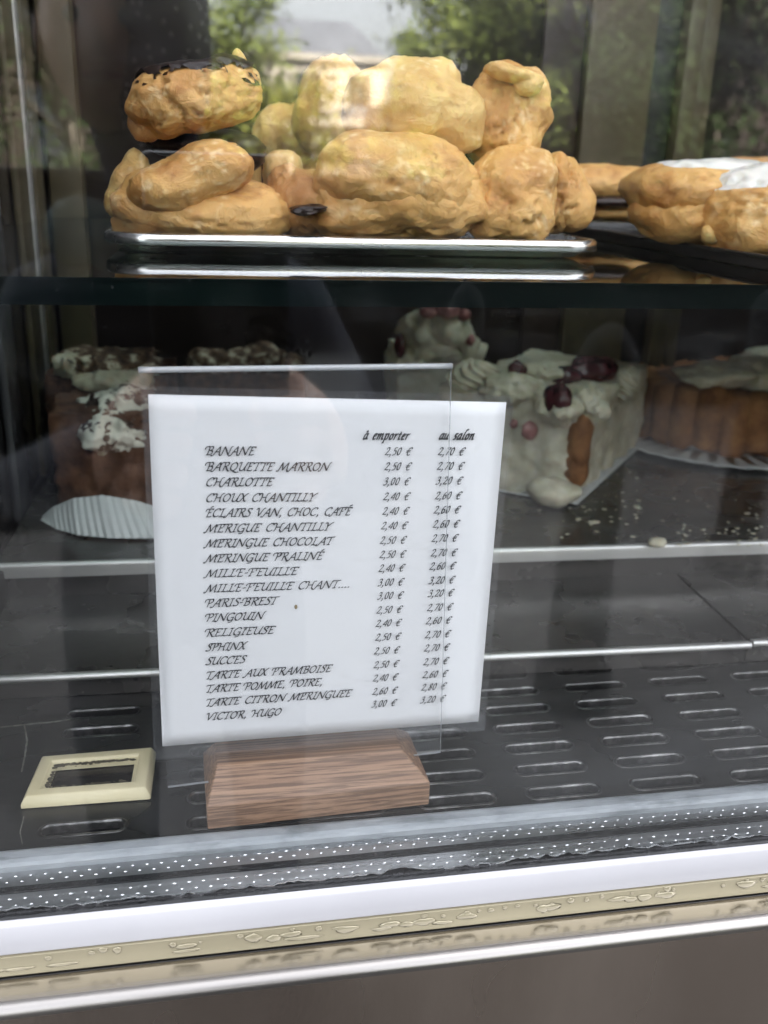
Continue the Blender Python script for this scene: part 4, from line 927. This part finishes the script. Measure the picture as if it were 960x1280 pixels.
x2s = [742, 740, 737, 735, 732, 730, 727, 725, 722, 720, 718, 716, 713, 711, 709, 707, 705, 702, 700]; y2s = [247, 282, 317, 353, 387, 421, 455, 490, 522, 556, 587, 621, 653, 686, 718, 751, 782, 812, 842]
for nm, pp, xs_, ys_ in (('takeaway_prices', p1, x1s, y1s), ('salon_prices', p2, x2s, y2s)):
    b = MB()
    for k, (t, x, y) in enumerate(zip(pp, xs_, ys_)): tline(b, t+' €', x, x+66-5*k/18, y, 11.0-1.0*k/18, .112)
    b.build(nm, M['ink'], pl)
b = MB(); tline(b, 'à emporter', 563, 676, 209, 12.0, .165); tline(b, 'au salon', 745, 832, 209, 12.0, .165); b.build('column_headings', M['ink'], pl)
d, ff = ico(2); c = np.array(sgn(370, 759, .0)); M['stain'] = mat('tea_stain', [(.22, .16, .06), (.3, .22, .1)], rough=.6, scale=300)
mobj('stain', [(c[0]+p[0]*.0005, c[1]+.0002+p[1]*.0001, c[2]+p[2]*.0008) for p in d], ff, M['stain'], pl)

# ------------------------------------------------------------------ water droplets on the trim
M['water'] = glass('water_bead', tint=(.95, .93, .86), f0=.10, rough=.02)
b = MB(); r = random.Random(12); d, ff = ico(2)
hm = [(p, q) for p, q in zip(d, range(len(d)))]
def bead(x, z, sx, sz):
    wv = 1+.35*fbm(d*1.3+x*900, 5, 2)
    b.add([(x+sx*p[0]*w_*(1+.15*p[2]), -.0204+.00032*min(1, (sx+sz)/.004)*min(0, p[1])-.0001, z+sz*p[2]*w_) for p, w_ in zip(d, wv)], ff)
x = -.16
while x < .42:
    if r.random() < .62: sx = r.uniform(.0006, .0014); bead(x, -.0152-r.uniform(0, .0012), sx, sx*r.uniform(.7, 1.0))
    if r.random() < .33 and x > -.02: sx = r.uniform(.002, .0042); bead(x, -.0165-r.uniform(0, .0014), sx, r.uniform(.0009, .0015))
    if r.random() < .18: sx = r.uniform(.003, .007); bead(x, -.0187, sx, .0007)
    x += r.uniform(.002, .0065)
M['wet'] = mat('wet_trim', [(.30, .26, .175), (.36, .315, .215)], rough=.16, scale=18, stretch=(.15, 1, 1), metal=.25, coat=.3)
tag(b.build('water_drops', M['wet'], smooth=True), 'condensation drops and runs clinging to the champagne coloured trim', 'water drops', kind='stuff')

# ------------------------------------------------------------------ THE STREET that the glass reflects (behind the camera)
GZ = -1.15
def env(px, py, dist):
    """where a thing stands in the street when the pane mirrors it at this spot; dist metres from the pane"""
    d = ray(px, py); k = (dist+.247)/sqrt(d[0]**2+d[1]**2); p = CAM+d*k; return np.array([p[0], 2*GY-p[1], p[2]])
M['paving'] = mat('stone_paving', [(.062, .058, .054), (.10, .094, .088)], rough=.8, scale=1.2, detail=8, bump=.2, bscale=14)
M['asphalt'] = mat('asphalt', [(.035, .035, .037), (.06, .06, .06)], rough=.85, scale=3, detail=8, bump=.3, bscale=60)
tag(MB().add([(-300, -400, GZ-.12), (300, -400, GZ-.12), (300, .5, GZ-.12), (-300, .5, GZ-.12)], [(0, 1, 2, 3)]).build('road', M['asphalt']), 'dark asphalt road beyond the pavement', kind='structure')
tag(MB().box((-60, -3.9, GZ-.2), (60, -.021, GZ)).build('pavement', M['paving']), 'pale stone pavement in front of the shop', kind='structure')
M['bark'] = mat('tree_bark', [(.05, .04, .03), (.14, .12, .09)], rough=.9, scale=9, stretch=(1, 1, .2), bump=.5)
def leafmat(name, cols):
    m = mat(name, cols, rough=.5, scale=1.1, detail=4); b_ = m.node_tree.nodes['Principled BSDF']; b_.inputs['Specular IOR Level'].default_value = .08; b_.inputs['Roughness'].default_value = .8; return m
M['leaf'] = leafmat('green_leaves', [(.09, .13, .03), (.17, .21, .05), (.24, .27, .08)])
M['leafy'] = leafmat('yellow_green_leaves', [(.13, .15, .025), (.21, .22, .045), (.28, .28, .07)])
M['leafd'] = leafmat('dark_leaves', [(.014, .028, .012), (.03, .05, .018), (.055, .07, .03)])
def tree(name, label, base, top, rad, m, seed, nleaf=2600, ls=.17, clumps=16, low=.35):
    r = random.Random(seed); base = np.array([base[0], base[1], GZ]); h = top-GZ
    t = tag(empty(name, tuple(base)), label, 'tree' if h > 2.5 else 'shrub')
    b = MB(); b.tube([base, base+[.02*h, 0, h*.3], base+[-.01*h, .02*h, h*.62]], [h*.028, h*.02, h*.008], 8)
    cl = []
    for _ in range(clumps):
        a = r.uniform(0, 2*pi); q = rad*sqrt(r.random())*.85; z = h*(low+(1-low)*r.uniform(.08, .92)); k = 1-.55*abs((z/h-low)/(1-low)-.45)
        c = base+np.array([q*k*cos(a), q*k*sin(a), z]); cl.append((c, rad*r.uniform(.22, .42)))
        b.tube([base+[0, 0, h*r.uniform(.25, .5)], (base+[0, 0, h*.5])*.45+c*.55, c], [h*.009, h*.006, h*.002], 5)
    b.build('trunk', M['bark'], t, smooth=True)
    v = []; f = []
    for _ in range(nleaf):
        c, s = r.choice(cl); p = c+s*np.array([r.gauss(0, .55), r.gauss(0, .55), r.gauss(0, .5)]); L = ls*r.uniform(.6, 1.3)
        R_ = rotm(r.uniform(-1.2, 1.2), r.uniform(-1.2, 1.2), r.uniform(0, 2*pi)); k = len(v)
        v += [p+R_@np.array(q)*L for q in ((-.5, 0, 0), (0, -.28, .06), (.5, 0, 0), (0, .28, .06))]; f.append((k, k+1, k+2, k+3))
    mobj('crown', v, f, m, t, False); return t
for i, (lab, px, pt, dist, rad, m, n_, ls, low) in enumerate((
        ('dark plane tree across the street, left of the far building', 285, -70, 15, 1.15, 'leaf', 7000, .11, .30),
        ('slender green tree right of the far building', 528, 30, 34, 1.3, 'leaf', 6000, .17, .25),
        ('mid green street tree with a forked trunk', 575, -60, 16, 1.3, 'leaf', 7000, .12, .34),
        ('bushy olive tree beside the forked one', 645, -10, 22, 1.8, 'leaf', 7000, .15, .2),
        ('dark tree to the right along the street', 765, -140, 15, 1.5, 'leafd', 12000, .11, .15),
        ('broad dark tree at the far right of the street', 935, -170, 17, 2.3, 'leafd', 14000, .14, .12),
        ('dark bushy tree at the far left of the street', 60, -200, 15, 1.9, 'leafd', 12000, .12, .12),  # added so the left of the pane reflects dark
        ('yellow green shrub in front of the far building', 372, 92, 10, .62, 'leafy', 5000, .06, .1),
        ('low olive shrub beside the yellow green one', 500, 150, 12, .5, 'leaf', 4000, .07, .1))):
    p = env(px, pt, dist); tree('street_tree' if i < 7 else 'shrub', lab, p, float(p[2]), rad, M[m], 300+i, n_, ls, 26, low)
# low dark wall across the pavement, added to darken the reflected street
M['wall'] = mat('dark_painted_wall', [(.010, .008, .007), (.02, .017, .014)], rough=.7, scale=2, bump=.2, bscale=20)
gw = tag(empty('garden_wall', (2, -5.8, GZ)), 'long low dark brown garden wall across the pavement', 'wall')
MB().box((-7, -6.1, GZ-.1), (11, -5.8, GZ+1.26)).build('wall_body', M['wall'], gw, bevel=.02); MB().box((-7.1, -6.2, GZ+1.262), (11.1, -5.7, GZ+1.34)).build('coping', M['wall'], gw, bevel=.02)
# far stone building
M['stone'] = mat('pale_limestone', [(.42, .37, .30), (.52, .47, .39)], rough=.85, scale=.5, bump=.1)
M['slate'] = mat('slate_roof', [(.09, .095, .11), (.15, .16, .18)], rough=.6, scale=.8)
M['pane_dark'] = mat('dark_window', [(.03, .035, .04), (.05, .055, .06)], rough=.1, scale=1)
M['brick'] = mat('dark_brick', [(.02, .013, .010), (.035, .024, .018)], rough=.85, scale=2, bump=.2)
def block(label, px, py_top, dist, wid, dep, name='stone_building', wm='stone'):
    p = env(px, py_top, dist); top = float(p[2]); h = top-GZ
    t = tag(empty(name, (p[0], p[1], GZ)), label, 'building')
    x0, x1, y1 = p[0]-wid/2, p[0]+wid/2, p[1]; hw = h*.76
    MB().box((x0, y1-dep, GZ), (x1, y1, GZ+hw)).build('wall', M[wm], t)
    MB().box((x0-.3, y1-dep-.3, GZ+hw), (x1+.3, y1+.3, GZ+hw+.35)).build('cornice', M[wm], t)
    a = [(x0, y1-dep, GZ+hw+.35), (x1, y1-dep, GZ+hw+.35), (x1, y1, GZ+hw+.35), (x0, y1, GZ+hw+.35)]; s = min(wid, dep)*.22
    c = [(x0+s, y1-dep+s, top), (x1-s, y1-dep+s, top), (x1-s, y1-s, top), (x0+s, y1-s, top)]
    MB().add(a+c, [(4, 5, 6, 7), (0, 1, 5, 4), (1, 2, 6, 5), (2, 3, 7, 6), (3, 0, 4, 7)]).build('roof', M['slate'], t)
    nfl = max(2, int(hw/3.3)); nw = max(3, int(wid/2.6))
    for j in range(nfl):
        for i in range(nw):
            cx = x0+(i+.5)*wid/nw; cz = GZ+hw*(j+.52)/nfl; ww, wh = wid/nw*.40, hw/nfl*.62
            MB().box((cx-ww/2, y1+.02, cz-wh/2), (cx+ww/2, y1+.09, cz+wh/2)).build('window', M['pane_dark'], t)
    return t
block('pale limestone building far across the square, with a slate roof', 385, 18, 62, 9.5, 9)
block('long pale building further right behind the street trees', 700, 138, 46, 22, 10)
block('dark brick building behind the trees at the left end of the street', 20, -330, 24, 6.5, 8, 'brick_building', 'brick')  # added dark block that hides sky flecks between the leaves
block('dark brick building behind the trees at the right end of the street', 1010, -330, 40, 17, 8, 'brick_building', 'brick')  # added likewise, blocks the sky behind the right trees
# facade of the shop, made tall and wide to shade the near street
M['facade'] = mat('dark_shopfront', [(.05, .035, .028), (.08, .06, .05)], rough=.5, scale=3, stretch=(1, 1, .2))
sf = tag(empty('shop_front', (.15, .3, GZ)), 'dark painted shop front surrounding the display window', 'shop front')
MB().box((-30, .452, GZ), (30, 1.2, 12.0)).build('wall', M['facade'], sf)
MB().box((-.3, .004, GZ), (.62, .451, -.3)).build('plinth', M['facade'], sf)
# ------------------------------------------------------------------ the photographer, and posts standing in for legs, seen only as reflections
M['navy'] = mat('navy_coat', [(.006, .008, .02), (.012, .016, .035)], rough=.8, scale=30, bump=.2)
def dotted():
    m, nt, b = newmat('navy_dotted_cloth'); co = objco(nt)
    v = N(nt, 'ShaderNodeTexVoronoi', Scale=95); nt.links.new(co, v.inputs['Vector'])
    nt.links.new(ramp(nt, v.outputs['Distance'], [(.20, (.7, .7, .72)), (.26, (.008, .010, .03))]), b.inputs['Base Color']); b.inputs['Roughness'].default_value = .8; return m
M['dotted'] = dotted()
M['teal'] = mat('teal_scarf', [(.004, .03, .03), (.01, .06, .055)], rough=.8, scale=40, bump=.3)
M['skin'] = mat('skin', [(.42, .24, .16), (.52, .31, .22)], rough=.5, scale=40, sss=.1)
M['hair'] = mat('dark_hair', [(.008, .005, .004), (.02, .012, .008)], rough=.5, scale=60, stretch=(1, 1, .1), bump=.4)
M['trousers'] = mat('dark_trousers', [(.012, .012, .015), (.02, .02, .025)], rough=.85, scale=30)
def skin(name, verts, edges, radii, m, parent=None, sub=2):
    me = bpy.data.meshes.new(name); me.from_pydata([tuple(map(float, v)) for v in verts], edges, [])
    o = bpy.data.objects.new(name, me); COL.objects.link(o)
    md = o.modifiers.new('skin', 'SKIN'); md.use_smooth_shade = True
    for i, r_ in enumerate(radii):
        me.skin_vertices[0].data[i].radius = (r_, r_) if not isinstance(r_, tuple) else r_
        me.skin_vertices[0].data[i].use_root = (i == 0)
    o.modifiers.new('sub', 'SUBSURF').levels = sub; o.modifiers['sub'].render_levels = sub
    dg = bpy.context.evaluated_depsgraph_get(); m2 = bpy.data.meshes.new_from_object(o.evaluated_get(dg)); COL.objects.unlink(o); bpy.data.objects.remove(o)
    V = np.array([v.co[:] for v in m2.vertices]); Fs = [tuple(p.vertices) for p in m2.polygons]; bpy.data.meshes.remove(m2)
    return mobj(name, V, Fs, m, parent)
hd = env(140, 110, 1.08); px0 = float(hd[0])+.06; py0 = float(hd[1]); hz = float(hd[2])
me_ = tag(empty('person', (px0, py0, GZ)), 'person in navy coat and teal scarf holding up a phone', 'person')
P = lambda x, y, z: (px0+x, py0+y, z)
ph = np.array([CAM[0]+.004, CAM[1]-.016, CAM[2]-.045])
rh = ph+np.array([.040, -.014, -.088]); lh = ph+np.array([-.040, -.014, -.088])
pel, wst, chs, nk = GZ+.82, GZ+.98, hz-.32, hz-.16
V = [P(0, 0, pel), P(0, .01, wst), P(0, 0, chs), P(0, .0, nk), P(-.06, .02, hz+.01),
     P(-.17, .0, chs+.04), P(-.24, .06, chs-.20), tuple(lh+np.array([-.02, -.05, -.03])), P(.17, .0, chs+.04), P(.27, .06, chs-.18), tuple(rh+np.array([.03, -.05, -.03])),
     P(-.10, 0, pel-.06), P(-.11, .03, GZ+.46), P(-.11, 0, GZ+.09), P(.10, 0, pel-.06), P(.12, .02, GZ+.46), P(.12, -.02, GZ+.09), P(-.11, .12, GZ+.04), P(.12, .10, GZ+.04)]
E_ = [(0, 1), (1, 2), (2, 3), (3, 4), (2, 5), (5, 6), (6, 7), (2, 8), (8, 9), (9, 10), (0, 11), (11, 12), (12, 13), (0, 14), (14, 15), (15, 16), (13, 17), (16, 18)]
R_ = [(.17, .13), (.15, .11), (.17, .12), .06, .05, .075, .05, .034, .075, .05, .034, .10, .065, .045, .10, .065, .045, .04, .04]
skin('body', V, E_, R_, M['navy'], me_)
d, ff = ico(4); hv = d*np.array([.075, .098, .118]); hv[:, 0] *= np.where(d[:, 2] < 0, 1-.22*d[:, 2]**2, 1)
hv[:, 1] += .022*np.exp(-((d[:, 0]/.16)**2+((d[:, 2]+.12)/.16)**2))*(d[:, 1] > 0); hv[:, 1] -= .008*np.exp(-(((np.abs(d[:, 0])-.36)/.16)**2+((d[:, 2]-.05)/.12)**2))*(d[:, 1] > 0)
hc = np.array(P(-.06, .03, hz+.06))
mobj('head', hv+hc, ff, M['skin'], me_)
for sx in (-1, 1):
    mobj('eye', ico(2)[0]*.011+hc+np.array([sx*.028, .082, .006]), ico(2)[1], M['pane_dark'], me_)
    mobj('ear', ico(2)[0]*np.array([.008, .02, .03])+hc+np.array([sx*.076, 0, -.01]), ico(2)[1], M['skin'], me_)
mobj('mouth', ico(2)[0]*np.array([.024, .006, .006])+hc+np.array([0, .086, -.055]), ico(2)[1], M['berry'], me_)
kv = d*np.array([.088, .108, .128])*(1+.03*fbm(d*6, 5, 2))[:, None]+np.array([0, -.014, .012]); kp = [q for q in ff if min(-d[i, 1]*.8+d[i, 2]*.9 for i in q) > -.12]
mobj('headscarf', kv+hc, kp, M['dotted'], me_)
shc = np.array(env(198, 45, 1.0)); mobj('shawl', ico(4)[0]*np.array([.058, .05, .15])*(1+.06*fbm(ico(4)[0]*2, 3, 2))[:, None]+shc, ico(4)[1], M['dotted'], me_)
sv = [P(.11*cos(a), .02+.085*sin(a), nk-.02+.012*sin(3*a)) for a in np.linspace(0, 2*pi, 25)]
MB().tube(sv, [.04+.006*sin(k*1.9) for k in range(25)], 12).build('scarf', M['teal'], me_, smooth=True)
for sx, h0 in ((-1, lh), (1, rh)):
    h0 = np.array(h0); hv_ = [h0+np.array([sx*.02, -.045, -.025]), h0+np.array([sx*.008, -.01, 0])]; he = [(0, 1)]; hr = [.024, .026]
    for k in range(4):
        b0 = h0+np.array([sx*.006, .012, .018-.016*k]); n0 = len(hv_)
        hv_ += [b0, b0+np.array([-sx*.012, .016, .002]), b0+np.array([-sx*.034+sx*.003*k, .010, 0])]; he += [(1, n0), (n0, n0+1), (n0+1, n0+2)]; hr += [.009, .0085, .007]
    n0 = len(hv_); hv_ += [h0+np.array([0, -.022, .02]), h0+np.array([-sx*.022, -.020, .036])]; he += [(1, n0), (n0, n0+1)]; hr += [.011, .008]
    skin('hand', hv_, he, hr, M['skin'], me_)
phn = tag(empty('phone', tuple(ph)), 'dark phone held up by the person at the window', 'phone')
o = MB().box((ph[0]-.034, ph[1]-.004, ph[2]-.085), (ph[0]+.034, ph[1]+.004, ph[2]+.053)).build('body', M['pane_dark'], phn, bevel=.003)
MB().tube([(CAM[0]+.003, ph[1]+.004, CAM[2]), (CAM[0]+.003, ph[1]+.0055, CAM[2])], .005, 16).build('lens', M['black'], phn)
M['iron'] = mat('painted_iron', [(.008, .008, .008), (.016, .016, .016)], rough=.9, scale=30, bump=.2)
for i, (px, py, dist, hh_, rr_) in enumerate(((722, 800, 2.1, 1.05, .085), (560, 800, 2.9, 1.05, .07), (900, 800, 3.3, 1.05, .085))):  # dark posts put in place of the reflected legs of passers-by
    p = env(px, py, dist); t = tag(empty('bollard', (p[0], p[1], GZ)), ['dark iron street bollard nearest the shop', 'dark iron street bollard left of the nearest one', 'dark iron street bollard right of the nearest one'][i], 'bollard', 'street bollards along the kerb')
    MB().tube([(p[0], p[1], GZ+z) for z in (0, .1, .12, .7, .72, .8, .82, .95, 1.0, 1.03)], [rr_*k for k in (1.25, 1.25, .95, .82, 1, 1, .8, .9, .6, .2)], 20).build('post', M['iron'], t, smooth=True)
